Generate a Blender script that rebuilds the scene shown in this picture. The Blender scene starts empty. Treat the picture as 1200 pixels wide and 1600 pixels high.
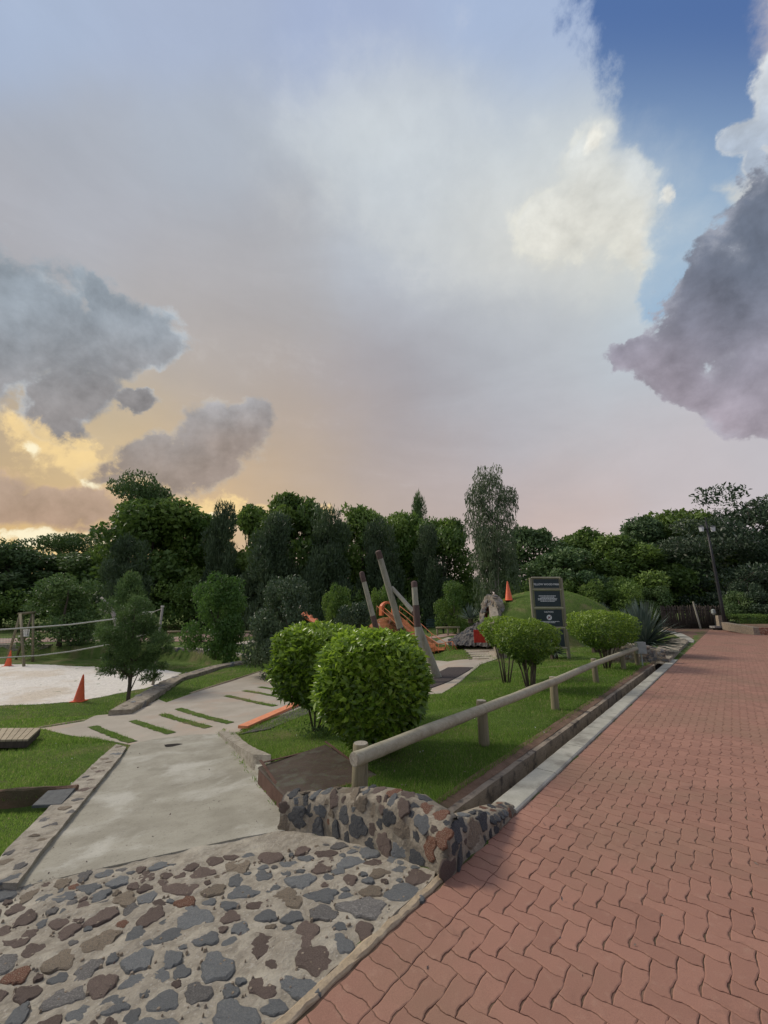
import bpy, math, random
import numpy as np
from mathutils import Vector, Matrix, noise as mnoise
from mathutils.geometry import delaunay_2d_cdt

rnd = random.Random(7)
rng = np.random.default_rng(7)
SC = bpy.context.scene
COL = SC.collection
R_ = math.radians

# ------------------------------------------------------------------ camera
PITCH = math.atan(150 / 630.0)
FPX = 630.0
EYE = 1.6
cam_d = bpy.data.cameras.new('camera')
cam_d.sensor_fit = 'VERTICAL'; cam_d.sensor_height = 36.0; cam_d.sensor_width = 27.0
cam_d.lens = FPX / 1600 * 36.0
cam_d.clip_start = 0.05; cam_d.clip_end = 3000
cam = bpy.data.objects.new('camera', cam_d)
cam.location = (0, 0, EYE); cam.rotation_euler = (math.pi / 2 + PITCH, 0, 0)
COL.objects.link(cam); SC.camera = cam

# ------------------------------------------------------------------ exposure / view
SC.view_settings.view_transform = 'Standard'
SC.view_settings.look = 'None'
SC.view_settings.exposure = 0.72
SC.view_settings.gamma = 1.0
SC.view_settings.use_curve_mapping = False
SC.render.engine = 'CYCLES'
SC.cycles.max_bounces = 6; SC.cycles.transparent_max_bounces = 8
SC.cycles.diffuse_bounces = 3; SC.cycles.glossy_bounces = 2; SC.cycles.transmission_bounces = 3

SUN_EL, SUN_AZ = 38.0, -66.0      # degrees; azimuth from +Y, negative = left
SUN_STRENGTH = 1.5
SKY_GAIN = 0.614

# ------------------------------------------------------------------ node expression helper
def lin(c):
    out = []
    for v in c[:3]:
        v = v / 255.0 if max(c) > 1.0 else v
        out.append(v / 12.92 if v <= 0.04045 else ((v + 0.055) / 1.055) ** 2.4)
    return tuple(out)

class X:
    """scalar socket with arithmetic"""
    nt = None
    def __init__(s, sock): s.s = sock
    @staticmethod
    def m(op, *a, clamp=False):
        n = X.nt.nodes.new('ShaderNodeMath'); n.operation = op; n.use_clamp = clamp
        for i, v in enumerate(a):
            if isinstance(v, X): X.nt.links.new(v.s, n.inputs[i])
            else: n.inputs[i].default_value = float(v)
        return X(n.outputs[0])
    def __add__(s, o): return X.m('ADD', s, o)
    def __radd__(s, o): return X.m('ADD', o, s)
    def __sub__(s, o): return X.m('SUBTRACT', s, o)
    def __rsub__(s, o): return X.m('SUBTRACT', o, s)
    def __mul__(s, o): return X.m('MULTIPLY', s, o)
    def __rmul__(s, o): return X.m('MULTIPLY', o, s)
    def __truediv__(s, o): return X.m('DIVIDE', s, o)
    def __rtruediv__(s, o): return X.m('DIVIDE', o, s)
def xmax(a, b): return X.m('MAXIMUM', a, b)
def xmin(a, b): return X.m('MINIMUM', a, b)
def sstep(x, lo, hi):
    n = X.nt.nodes.new('ShaderNodeMapRange'); n.interpolation_type = 'SMOOTHSTEP'
    X.nt.links.new(x.s, n.inputs['Value'])
    n.inputs['From Min'].default_value = lo; n.inputs['From Max'].default_value = hi
    return X(n.outputs[0])
def vmath(op, a, b=None, scale=None):
    n = X.nt.nodes.new('ShaderNodeVectorMath'); n.operation = op
    for i, v in enumerate((a, b)):
        if v is None: continue
        if isinstance(v, (tuple, list)): n.inputs[i].default_value = v
        else: X.nt.links.new(v, n.inputs[i])
    if scale is not None:
        if isinstance(scale, X): X.nt.links.new(scale.s, n.inputs['Scale'])
        else: n.inputs['Scale'].default_value = scale
    return n.outputs['Value'] if op in ('DOT_PRODUCT', 'LENGTH') else n.outputs['Vector']
def noise_n(vec, scale, detail=6, rough=0.55, dist=0.0):
    n = X.nt.nodes.new('ShaderNodeTexNoise')
    if vec is not None: X.nt.links.new(vec, n.inputs['Vector'])
    n.inputs['Scale'].default_value = scale; n.inputs['Detail'].default_value = detail
    n.inputs['Roughness'].default_value = rough; n.inputs['Distortion'].default_value = dist
    return n
def mixc(f, a, b, mode='MIX'):
    n = X.nt.nodes.new('ShaderNodeMix'); n.data_type = 'RGBA'; n.blend_type = mode
    if isinstance(f, X): X.nt.links.new(f.s, n.inputs[0])
    else: n.inputs[0].default_value = f
    for idx, v in ((6, a), (7, b)):
        if isinstance(v, (tuple, list)): n.inputs[idx].default_value = (*v[:3], 1)
        else: X.nt.links.new(v, n.inputs[idx])
    return n.outputs[2]

# ------------------------------------------------------------------ world: dusk sky with clouds
def build_world():
    w = bpy.data.worlds.new('World'); SC.world = w; w.use_nodes = True
    nt = w.node_tree; nt.nodes.clear(); X.nt = nt
    tc = nt.nodes.new('ShaderNodeTexCoord')
    d = vmath('NORMALIZE', tc.outputs['Generated'])
    cp, sp = math.cos(PITCH), math.sin(PITCH)
    f = X(vmath('DOT_PRODUCT', d, (0, cp, sp)))
    r = X(vmath('DOT_PRODUCT', d, (1, 0, 0)))
    u = X(vmath('DOT_PRODUCT', d, (0, -sp, cp)))
    fc = xmax(f, 0.16)
    px = r / fc * 6.3 + 6.0           # hundreds of "plan" units around the view direction
    py = 8.0 - u / fc * 6.3
    # warps
    wn = noise_n(d, 3.2, 9, 0.60)
    sepw = nt.nodes.new('ShaderNodeSeparateColor'); nt.links.new(wn.outputs['Color'], sepw.inputs[0])
    wx = X(sepw.outputs[0]) - 0.5; wy = X(sepw.outputs[1]) - 0.5
    fine = X(noise_n(d, 9.0, 10, 0.66, 0.3).outputs['Fac']) - 0.5
    # puffs: same field sampled here and a bit toward the light for rim shading
    L = Vector((math.sin(R_(-38)) * .9, math.cos(R_(-38)) * .9, .35)).normalized() * 0.028
    d2 = vmath('ADD', d, tuple(L))
    puff = X(noise_n(d, 7.0, 8, 0.58, 0.15).outputs['Fac'])
    puff2 = X(noise_n(d2, 7.0, 8, 0.58, 0.15).outputs['Fac'])
    puff3 = X(noise_n(d, 17.0, 9, 0.62, 0.25).outputs['Fac']) - 0.5
    rim = (puff - puff2)              # + = side facing the light
    low = X(noise_n(d, 2.2, 4, 0.5).outputs['Fac']) - 0.5
    # streaks for the high veil
    st = nt.nodes.new('ShaderNodeMapping'); st.inputs['Scale'].default_value = (1.0, 1.0, 3.2)
    st.inputs['Rotation'].default_value = (0.15, 0.35, 0.0)
    nt.links.new(d, st.inputs['Vector'])
    streak = X(noise_n(st.outputs[0], 2.6, 8, 0.58, 0.5).outputs['Fac']) - 0.5

    # ---- base veil colour: smooth blend of colours over directions
    pts = [
        ((.5, .4), (168, 183, 208), 1), ((2.8, .5), (168, 181, 206), 1), ((5.6, .4), (163, 177, 206), 1), ((8.0, .5), (165, 182, 211), 1),
        ((1, 2.5), (170, 176, 187), 1), ((3.2, 2.4), (173, 181, 193), 1), ((6, 2.4), (192, 200, 208), 1), ((7.1, 2.4), (186, 196, 209), 1), ((8.6, 2.4), (190, 200, 209), 1),
        ((7.8, 3.5), (205, 209, 209), 1), ((9.3, 3.6), (219, 219, 208), 1.2),
        ((1.8, 4.0), (176, 178, 186), 1), ((3.0, 4.7), (174, 172, 176), 1), ((.3, 3.6), (174, 174, 180), 1), ((4, 4.2), (175, 176, 181), 1), ((6, 4.2), (182, 189, 199), 1), ((8.2, 4.5), (194, 199, 205), 1), ((10, 4.9), (184, 197, 208), 1),
        ((.4, 5.3), (168, 166, 166), 1), ((1.6, 5.7), (180, 172, 158), 1), ((2.9, 5.3), (178, 171, 166), 1), ((3.4, 6.3), (180, 168, 158), 1), ((4.2, 5.6), (172, 164, 160), 1), ((6, 5.7), (165, 162, 168), 1), ((7.7, 5.6), (174, 178, 186), 1), ((9, 6.0), (185, 189, 195), 1),
        ((4.6, 6.9), (180, 165, 152), 1), ((6.1, 7), (168, 161, 163), 1), ((8, 7.0), (180, 177, 184), 1), ((10, 7.3), (192, 189, 195), 1), ((11.6, 7.4), (190, 189, 196), 1),
        ((.5, 6.9), (186, 166, 138), 1), ((2.0, 6.9), (200, 182, 152), 1), ((.6, 7.7), (188, 164, 132), 1), ((1.5, 7.5), (222, 196, 148), 1), ((.6, 8.65), (240, 200, 130), 1.2),
        ((3.1, 7.9), (222, 186, 136), 1), ((4.3, 7.8), (200, 176, 148), 1), ((2, 8.1), (214, 180, 134), .8),
        ((5.6, 8), (188, 171, 158), 1), ((7.2, 8), (190, 174, 168), 1), ((9, 8.2), (205, 183, 174), 1.2), ((11, 8.0), (206, 193, 193), 1), ((6, 9.4), (196, 172, 160), 1), ((1.0, 9.6), (225, 182, 125), 1), ((11, 9.4), (202, 180, 176), 1),
    ]
    acc = None; wsum = None
    jx = px + wx * 1.1 + streak * 0.9; jy = py + wy * 1.1
    for (cx, cy), c, amp in pts:
        dx = jx - cx; dy = jy - cy
        sg = 0.78
        g = X.m('EXPONENT', (dx * dx + dy * dy) * (-1 / (2 * sg * sg))) * amp
        v = vmath('SCALE', lin(c), scale=g)
        acc = v if acc is None else vmath('ADD', acc, v)
        wsum = g if wsum is None else wsum + g
    # beyond the frame the same grey-mauve veil goes on
    fl = 0.012
    acc = vmath('ADD', acc, tuple(v * fl for v in lin((165, 168, 186)))); wsum = wsum + fl
    base = vmath('SCALE', acc, scale=1.0 / wsum)
    # veil texture
    tex = streak * 0.22 + fine * 0.10 + 1.0
    base = vmath('SCALE', base, scale=tex)
    # wispy bright streaks, middle
    wm = sstep(streak * 1.0 + fine * .5, 0.10, 0.30)
    base = mixc(wm * 0.22, base, lin((214, 212, 212)))

    # ---- blob fields
    def ell(cx, cy, rx, ry, rot, X_, Y_):
        c, s = math.cos(R_(rot)), math.sin(R_(rot))
        dx = X_ - cx; dy = Y_ - cy
        a = (dx * c + dy * s) * (1 / rx); b = (dy * c - dx * s) * (1 / ry)
        return 1.0 - X.m('SQRT', a * a + b * b)
    def field(bl, X_, Y_):
        o = None
        for b in bl:
            e = ell(*b, X_, Y_); o = e if o is None else X.m('SMOOTH_MAX', o, e, 0.12)
        return o
    qx = px + wx * 1.7 + fine * 0.35; qy = py + wy * 1.5 + fine * 0.25

    # real blue sky through the gap (Nishita), graded by height
    sky = nt.nodes.new('ShaderNodeTexSky'); sky.sky_type = 'NISHITA'; sky.sun_disc = False
    sky.sun_elevation = R_(SUN_EL); sky.sun_rotation = R_(SUN_AZ)
    sky.air_density = 1.0; sky.dust_density = 1.0; sky.ozone_density = 2.0
    skyc = vmath('SCALE', sky.outputs[0], scale=0.06)
    bl = mixc(sstep(py, 0.0, 4.2), lin((80, 112, 166)), lin((158, 186, 212)))
    blue = mixc(0.08, bl, skyc)
    gap = field([(10.4, .4, 1.55, 1.9, 0), (10.75, 2.0, 1.25, 1.6, 10), (10.6, 3.5, .75, 1.1, 12), (10.3, 4.4, .45, .6, 10)], qx, qy)
    gapm = sstep(gap + fine * 0.9 + (puff - .5) * 1.3 + puff3 * .6, -0.10, 0.28)
    col = mixc(gapm * 0.97, base, blue)
    # soft veil rim left of the gap
    # bright sunlit cumulus edge left of the gap
    def cloud(col, blobs, shade_lo, shade_hi, ylo, yhi, rimc, rim_amt, edge=(-0.04, 0.14), nk=0.9, opac=1.0, sh=1.0):
        fld = field(blobs, qx, qy)
        dens = fld + (puff - 0.5) * nk * 1.75 + fine * 0.6 + puff3 * 0.75
        m = sstep(dens, *edge)
        t = sstep(py + wy * 1.5 + low * 1.2, ylo, yhi)
        c = mixc(t, shade_hi, shade_lo)
        c = vmath('SCALE', c, scale=(rim * (1.7 * sh) + low * 0.25 + fine * (0.26 * sh) + puff3 * (0.22 * sh) + 1.0))
        # bright thin rims where the cloud is thin
        edge_m = (1.0 - sstep(dens, 0.02, 0.32)) * (sstep(rim, -0.06, 0.10) * 0.8 + 0.2)
        c = mixc(edge_m * rim_amt, c, rimc)
        return mixc(m * opac, col, c), m
    col, _ = cloud(col, [(7.9, 3.1, 2.5, 1.1, 8), (6.4, 2.3, 1.8, 1.1, 20), (8.4, 3.9, 1.6, .7, 0)],
                   lin((212, 212, 206)), lin((208, 214, 216)), 2.4, 4.3, lin((236, 236, 226)), 0.4, edge=(-.8, .9), opac=.5, sh=.3, nk=.5)
    col, _ = cloud(col, [(9.45, 3.3, .75, .85, -20), (9.85, 2.95, .32, .5, 0), (9.75, 3.9, .33, .45, 0), (9.15, 2.5, .4, .6, 20), (8.8, 3.7, .7, .5, 0)],
                   lin((216, 214, 204)), lin((214, 217, 214)), 2.4, 4.3, lin((253, 248, 226)), 0.8, edge=(-.30, .5), opac=.8, sh=.7, nk=.9)
    col, _ = cloud(col, [(10.28, 3.1, .13, .26, 15), (9.2, 2.3, .2, .35, 10)], lin((235, 232, 222)), lin((240, 238, 228)), 2, 4, lin((255, 250, 235)), .6, edge=(-.05, .6), nk=.5, opac=.8)
    # upper right pale cumulus
    col, _ = cloud(col, [(12.3, 1.7, .95, 1.0, 0), (11.5, 2.2, .45, .45, 0), (12.6, .2, .9, 1.3, 0), (11.7, 2.6, .35, .3, 0)],
                   lin((168, 180, 196)), lin((206, 212, 218)), .6, 2.6, lin((240, 238, 228)), 0.8, edge=(-.06, .25), nk=1.35)
    # big dark cloud right
    col, _ = cloud(col, [(12.6, 4.7, 1.8, 2.1, 0), (11.35, 4.65, 1.35, .95, -48), (12.1, 3.5, 1.0, 1.0, -30), (10.35, 5.65, 1.15, .30, 8), (10.9, 6.05, 1.2, .5, 22), (12.3, 6.1, 1.7, .75, 0)],
                   lin((168, 158, 168)), lin((112, 121, 138)), 3.4, 7.2, lin((186, 188, 198)), 0.5, edge=(-.03, .10), nk=.62)
    # left dark cloud
    col, _ = cloud(col, [(.4, 5.2, 1.6, 1.15, 0), (1.8, 5.15, 1.1, .8, 15), (-.6, 5.2, 1.6, 1.4, 0), (1.0, 6.1, 1.0, .7, 0), (2.4, 5.3, .5, .6, 0), (2.2, 6.3, .45, .22, 10), (.9, 6.6, .8, .3, 20), (1.5, 4.55, .3, .3, 0)],
                   lin((146, 142, 142)), lin((152, 162, 172)), 4.4, 6.6, lin((204, 212, 218)), 0.8, edge=(-.04, .22), nk=.75)
    # second left cloud
    col, _ = cloud(col, [(3.35, 6.95, .8, .62, -25), (2.6, 7.15, .75, .42, -10), (3.85, 6.5, .5, .32, -10), (1.9, 7.35, .6, .25, -10)],
                   lin((150, 138, 132)), lin((164, 164, 168)), 6.2, 7.4, lin((214, 206, 190)), 0.6, edge=(-.08, .28), nk=.8, opac=.9)
    # low bank, left
    col, _ = cloud(col, [(.6, 7.95, 2.2, .38, 0), (2.6, 8.2, 1.6, .22, -6), (-.8, 7.6, 1.4, .4, 0)],
                   lin((176, 150, 136)), lin((182, 160, 146)), 7.2, 8.4, lin((244, 204, 150)), 0.5, edge=(-.1, .3), nk=.8, opac=.8)
    # golden breaks near the horizon, left
    gl = field([(.6, 6.9, 1.1, .55, 20), (1.45, 7.3, .55, .5, 60), (3.3, 7.85, 1.2, .28, 12), (1.0, 8.62, 1.5, .32, 0), (1.9, 8.7, .6, .5, 0), (4.0, 8.0, .8, .2, 0)], qx, qy)
    gm = sstep(gl * .6 + (puff - 0.5) * 1.6 + fine * 1.6 + puff3 * 1.7, 0.03, 0.48)
    col = mixc(gm * (0.70 + fine * 1.2), col, lin((252, 220, 158)))
    hot = field([(1.52, 7.62, .38, .24, 10), (.5, 8.45, 1.1, .28, 0), (1.6, 8.5, .4, .3, 0), (3.2, 7.95, .6, .14, 10), (.5, 7.0, .5, .25, 30)], qx, qy)
    col = mixc(sstep(hot * .7 + (puff - .5) * 1.6 + fine * 1.4 + puff3 * 1.2, 0.25, 0.6) * .85, col, lin((255, 246, 214)))
    # ground half of the world: neutral dark
    up = X(vmath('DOT_PRODUCT', d, (0, 0, 1)))
    col = mixc(sstep(up, -0.06, -0.01), (0.05, 0.055, 0.045), col)
    bg = nt.nodes.new('ShaderNodeBackground'); nt.links.new(col, bg.inputs['Color'])
    bg.inputs['Strength'].default_value = SKY_GAIN
    out = nt.nodes.new('ShaderNodeOutputWorld'); nt.links.new(bg.outputs[0], out.inputs['Surface'])
    w.cycles.sampling_method = 'MANUAL'; w.cycles.sample_map_resolution = 512
build_world()

sun_d = bpy.data.lights.new('sun', 'SUN'); sun_d.energy = SUN_STRENGTH; sun_d.angle = R_(16)
sun_d.color = (1.0, 0.90, 0.78)
sun = bpy.data.objects.new('sun', sun_d); COL.objects.link(sun)
sdir = Vector((math.sin(R_(SUN_AZ)) * math.cos(R_(SUN_EL)), math.cos(R_(SUN_AZ)) * math.cos(R_(SUN_EL)), math.sin(R_(SUN_EL))))
sun.rotation_euler = sdir.to_track_quat('Z', 'Y').to_euler(); sun.location = (-20, 30, 30)

# ------------------------------------------------------------------ materials
def new_mat(name):
    m = bpy.data.materials.new(name); m.use_nodes = True
    nt = m.node_tree; X.nt = nt
    b = nt.nodes['Principled BSDF']
    b.inputs['Specular IOR Level'].default_value = 0.3
    return m, nt, b
def setc(nt, b, sock): nt.links.new(sock, b.inputs['Base Color'])
def bump(nt, b, h, strength, dist=0.01):
    n = nt.nodes.new('ShaderNodeBump'); n.inputs['Strength'].default_value = strength; n.inputs['Distance'].default_value = dist
    nt.links.new(h.s if isinstance(h, X) else h, n.inputs['Height']); nt.links.new(n.outputs[0], b.inputs['Normal'])
def objco(nt):
    return nt.nodes.new('ShaderNodeTexCoord').outputs['Object']
def geopos(nt):
    return nt.nodes.new('ShaderNodeNewGeometry').outputs['Position']
def mottled(name, c1, c2, scale=8, rough=0.85, c3=None, s3=1.5, bstr=0.4, bscale=60, bdist=0.006, rand=0.0, world=True, spec=0.25, sp=None):
    """two-tone noise material with fine grain and optional large stains"""
    m, nt, b = new_mat(name)
    co = geopos(nt) if world else objco(nt)
    n1 = X(noise_n(co, scale, 8, 0.62).outputs['Fac'])
    col = mixc(sstep(n1, 0.3, 0.7), c1, c2)
    if c3:
        n3 = X(noise_n(co, s3, 6, 0.6, 0.3).outputs['Fac'])
        col = mixc(sstep(n3, 0.48, 0.68), col, c3)
    g = X(noise_n(co, bscale, 5, 0.7).outputs['Fac'])
    col = mixc(0.35, col, vmath('SCALE', col, scale=(g * 1.4 + 0.3)))
    if rand:
        oi = nt.nodes.new('ShaderNodeObjectInfo')
        col = vmath('SCALE', col, scale=(X(oi.outputs['Random']) * rand + (1 - rand / 2)))
    if sp:   # speckles
        vn = X(noise_n(co, sp[1], 2, 0.5).outputs['Fac'])
        col = mixc(sstep(vn, 0.62, 0.68) * sp[2], col, sp[0])
    setc(nt, b, col)
    b.inputs['Roughness'].default_value = rough; b.inputs['Specular IOR Level'].default_value = spec
    bump(nt, b, g + n1 * 2.0, bstr, bdist)
    return m
def leaf_mat(name, c1, c2, trans=0.3, rough=0.5, spec=0.35, c3=None, attr=True):
    m, nt, b = new_mat(name)
    at = nt.nodes.new('ShaderNodeAttribute'); at.attribute_name = 'tint'
    t = X(at.outputs['Fac'])
    oi = nt.nodes.new('ShaderNodeObjectInfo')
    n = X(noise_n(geopos(nt), 1.3, 3, 0.5).outputs['Fac'])
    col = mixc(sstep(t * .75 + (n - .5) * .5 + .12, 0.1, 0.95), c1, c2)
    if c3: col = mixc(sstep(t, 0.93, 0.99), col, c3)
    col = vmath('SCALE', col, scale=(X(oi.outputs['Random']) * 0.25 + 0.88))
    setc(nt, b, col)
    b.inputs['Roughness'].default_value = rough; b.inputs['Specular IOR Level'].default_value = spec
    tr = nt.nodes.new('ShaderNodeBsdfTranslucent'); nt.links.new(vmath('SCALE', col, scale=1.3), tr.inputs['Color'])
    mx = nt.nodes.new('ShaderNodeMixShader'); mx.inputs[0].default_value = trans
    nt.links.new(b.outputs[0], mx.inputs[1]); nt.links.new(tr.outputs[0], mx.inputs[2])
    nt.links.new(mx.outputs[0], nt.nodes['Material Output'].inputs['Surface'])
    return m
def paver_mat():
    m, nt, b = new_mat('red_paver')
    at = nt.nodes.new('ShaderNodeAttribute'); at.attribute_name = 'tint'
    oi = nt.nodes.new('ShaderNodeObjectInfo')
    t = X.m('FRACT', X(at.outputs['Fac']) + X(oi.outputs['Random']))
    co = geopos(nt)
    col = mixc(t, (0.300, 0.156, 0.110), (0.362, 0.190, 0.134))
    big = X(noise_n(co, 0.7, 5, 0.6).outputs['Fac'])
    col = mixc(sstep(big, 0.42, 0.68) * 0.7, col, (0.27, 0.165, 0.108))
    st_ = X(noise_n(co, 2.3, 7, 0.7, .6).outputs['Fac'])
    col = mixc(sstep(st_, 0.56, 0.70) * 0.55, col, (0.20, 0.11, 0.078))
    md = X(noise_n(co, 14, 6, 0.65).outputs['Fac'])
    col = mixc(sstep(md, 0.52, 0.78) * 0.4, col, (0.44, 0.28, 0.20))
    g = X(noise_n(co, 220, 3, 0.7).outputs['Fac'])
    col = vmath('SCALE', col, scale=(g * 0.7 + 0.65))
    setc(nt, b, col); b.inputs['Roughness'].default_value = 0.75; b.inputs['Specular IOR Level'].default_value = 0.3
    bump(nt, b, g + md * 1.5, 0.5, 0.004)
    return m
M = {}
M['paver'] = paver_mat()
M['joint'] = mottled('paver_joint_soil', (0.135, 0.075, 0.052), (0.20, 0.125, 0.085), 9, c3=(0.09, 0.075, 0.04), s3=2)
M['lawn'] = mottled('lawn_ground', (0.076, 0.125, 0.028), (0.112, 0.168, 0.042), 3.0, c3=(0.185, 0.175, 0.080), s3=0.9, bstr=0.9, bscale=45, bdist=0.03, spec=0.05)
M['soil'] = mottled('bare_soil', (0.16, 0.10, 0.065), (0.23, 0.15, 0.10), 9, c3=(0.11, 0.09, 0.05), bstr=0.8, bdist=0.02)
M['concrete'] = mottled('path_concrete', (0.27, 0.255, 0.20), (0.37, 0.355, 0.285), 2.2, c3=(0.47, 0.46, 0.39), s3=1.3, bstr=0.35, bscale=90, sp=((0.14, 0.12, 0.10), 40, .35))
M['slab'] = mottled('path_slab', (0.35, 0.315, 0.25), (0.43, 0.39, 0.315), 1.6, c3=(0.42, 0.34, 0.26), s3=0.9, bstr=0.3, bscale=80)
M['kerb'] = mottled('kerb_concrete', (0.34, 0.335, 0.275), (0.43, 0.42, 0.35), 5, c3=(0.24, 0.23, 0.19), s3=3.0, bstr=0.4, rand=.15)
M['mortar'] = mottled('mortar', (0.27, 0.242, 0.188), (0.41, 0.372, 0.295), 13, c3=(0.47, 0.435, 0.345), s3=5.0, bstr=1.0, bscale=70, bdist=0.012, sp=((0.5, 0.47, 0.4), 55, .6))
M['wallmortar'] = mottled('wall_mortar', (0.25, 0.215, 0.16), (0.40, 0.355, 0.27), 8, c3=(0.15, 0.135, 0.105), s3=5.0, bstr=1.0, bscale=60, bdist=0.014)
M['edging'] = mottled('edge_mortar', (0.42, 0.33, 0.21), (0.50, 0.41, 0.28), 10, c3=(0.33, 0.26, 0.18), bstr=.8, bdist=.01)
M['s_blue'] = mottled('blue_grey_stone', (0.185, 0.200, 0.205), (0.275, 0.292, 0.292), 14, rough=.7, c3=(0.30, 0.31, 0.29), s3=9, bstr=1.0, bscale=50, bdist=.01, rand=.35, world=False)
M['s_dark'] = mottled('dark_slate_stone', (0.075, 0.082, 0.09), (0.14, 0.15, 0.155), 14, rough=.65, c3=(0.20, 0.20, 0.18), s3=9, bstr=1.0, bscale=50, bdist=.01, rand=.35, world=False)
M['s_brown'] = mottled('purple_brown_stone', (0.160, 0.118, 0.098), (0.245, 0.190, 0.160), 16, rough=.75, c3=(0.26, 0.21, 0.165), s3=12, bstr=1.0, bscale=50, bdist=.01, rand=.35, world=False)
M['s_rust'] = mottled('rusty_red_stone', (0.20, 0.075, 0.045), (0.33, 0.17, 0.105), 12, rough=.7, c3=(0.46, 0.38, 0.28), s3=12, bstr=1.0, bscale=50, bdist=.01, rand=.3, world=False)
M['s_tan'] = mottled('tan_stone', (0.28, 0.225, 0.155), (0.38, 0.32, 0.24), 12, rough=.8, c3=(0.20, 0.18, 0.15), s3=9, bstr=1.0, bscale=50, bdist=.01, rand=.3, world=False)
M['s_grey'] = mottled('grey_stone', (0.17, 0.165, 0.155), (0.28, 0.27, 0.25), 12, rough=.8, c3=(0.36, 0.35, 0.32), s3=7, bstr=1.0, bscale=50, bdist=.01, rand=.35, world=False)
M['sand'] = mottled('pale_sand', (0.76, 0.72, 0.62), (0.86, 0.82, 0.73), 5, c3=(0.70, 0.62, 0.49), s3=.5, bstr=1.0, bscale=12, bdist=.05)
M['drainwall'] = mottled('drain_wall', (0.25, 0.205, 0.15), (0.36, 0.30, 0.225), 5, c3=(0.11, 0.095, 0.078), s3=7, bstr=.8, bdist=.01)
M['plate'] = mottled('mossy_brown_plate', (0.058, 0.042, 0.032), (0.085, 0.064, 0.05), 4, rough=.6, c3=(0.10, 0.098, 0.075), s3=4.5, bstr=.6, bscale=60, sp=((0.09, 0.13, 0.04), 30, .5))
M['plateside'] = mottled('brown_plate_edge', (0.085, 0.045, 0.032), (0.13, 0.075, 0.055), 6, rough=.7, bstr=.6)
def wood_mat(name, c1, c2, c3, axis=2, rough=.8, ring=0.6):
    m, nt, b = new_mat(name)
    mp = nt.nodes.new('ShaderNodeMapping'); nt.links.new(objco(nt), mp.inputs['Vector'])
    sc = [26, 26, 26]; sc[axis] = 1.6; mp.inputs['Scale'].default_value = sc
    n = X(noise_n(mp.outputs[0], 1.0, 6, .65, .6).outputs['Fac'])
    n2 = X(noise_n(objco(nt), 3.0, 5, .6).outputs['Fac'])
    col = mixc(sstep(n, .3, .7), c1, c2)
    col = mixc(sstep(n, .58, .66) * ring, col, c3)
    col = mixc(sstep(n2, .5, .75) * .5, col, c3)
    oi = nt.nodes.new('ShaderNodeObjectInfo')
    col = vmath('SCALE', col, scale=(X(oi.outputs['Random']) * 0.2 + 0.9))
    setc(nt, b, col); b.inputs['Roughness'].default_value = rough
    bump(nt, b, n, .6, .01)
    return m
M['rail'] = wood_mat('weathered_pole_x', (0.33, 0.30, 0.205), (0.46, 0.43, 0.315), (0.20, 0.175, 0.115), axis=0, ring=.4)
M['post'] = wood_mat('weathered_pole_z', (0.20, 0.175, 0.105), (0.285, 0.25, 0.16), (0.115, 0.095, 0.06), axis=2)
M['endgrain'] = mottled('sawn_end', (0.30, 0.27, 0.21), (0.40, 0.37, 0.30), 40, c3=(0.16, 0.13, 0.10), s3=20, world=False)
M['pole'] = wood_mat('grey_green_pole', (0.285, 0.27, 0.205), (0.41, 0.395, 0.31), (0.16, 0.145, 0.12), axis=2)
M['polecap'] = wood_mat('dark_brown_band', (0.095, 0.062, 0.052), (0.14, 0.095, 0.08), (0.06, 0.04, 0.035), axis=2)
M['deck'] = wood_mat('deck_plank', (0.37, 0.31, 0.20), (0.47, 0.40, 0.275), (0.22, 0.17, 0.11), axis=1)
M['darkwood'] = wood_mat('dark_old_wood', (0.045, 0.036, 0.028), (0.085, 0.068, 0.052), (0.03, 0.025, 0.02), axis=2)
M['bark'] = wood_mat('tree_bark', (0.07, 0.055, 0.04), (0.14, 0.115, 0.085), (0.04, 0.032, 0.025), axis=2)
M['palebark'] = wood_mat('pale_bark', (0.25, 0.23, 0.19), (0.38, 0.35, 0.30), (0.14, 0.12, 0.10), axis=2)
M['railpaint'] = mottled('rusty_orange_rail', (0.42, 0.13, 0.05), (0.52, 0.18, 0.07), 6, rough=.6, c3=(0.30, 0.12, 0.06), s3=4, bstr=.1, world=False)
M['orange'] = mottled('faded_orange_paint', (0.62, 0.15, 0.05), (0.72, 0.20, 0.07), 6, rough=.5, c3=(0.55, 0.16, 0.08), s3=4, bstr=.1, world=False, spec=.4)
M['beam'] = mottled('salmon_orange_paint', (0.74, 0.27, 0.13), (0.84, 0.34, 0.18), 5, rough=.6, c3=(0.62, 0.25, 0.14), s3=6, bstr=.15, world=False)
M['redpaint'] = mottled('dark_red_paint', (0.30, 0.022, 0.012), (0.40, 0.035, 0.02), 6, rough=.5, bstr=.1, world=False)
M['rustsoil'] = mottled('rusty_soil', (0.32, 0.115, 0.045), (0.44, 0.175, 0.075), 4, c3=(0.13, 0.09, 0.04), s3=2.2, bstr=.8, bdist=.03)
M['gravel'] = mottled('grey_rock_slope', (0.085, 0.08, 0.075), (0.15, 0.14, 0.125), 9, c3=(0.20, 0.185, 0.16), s3=4, bstr=1.0, bscale=14, bdist=.06)
M['board'] = mottled('dark_green_board', (0.018, 0.034, 0.036), (0.026, 0.045, 0.046), 6, rough=.45, bstr=.05, world=False, spec=.4)
M['lettering'] = mottled('white_print', (0.70, 0.72, 0.70), (0.78, 0.80, 0.78), 9, rough=.6, bstr=.05, world=False)
M['signwood'] = wood_mat('sign_wood', (0.19, 0.175, 0.115), (0.27, 0.25, 0.17), (0.12, 0.10, 0.07), axis=2)
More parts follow.
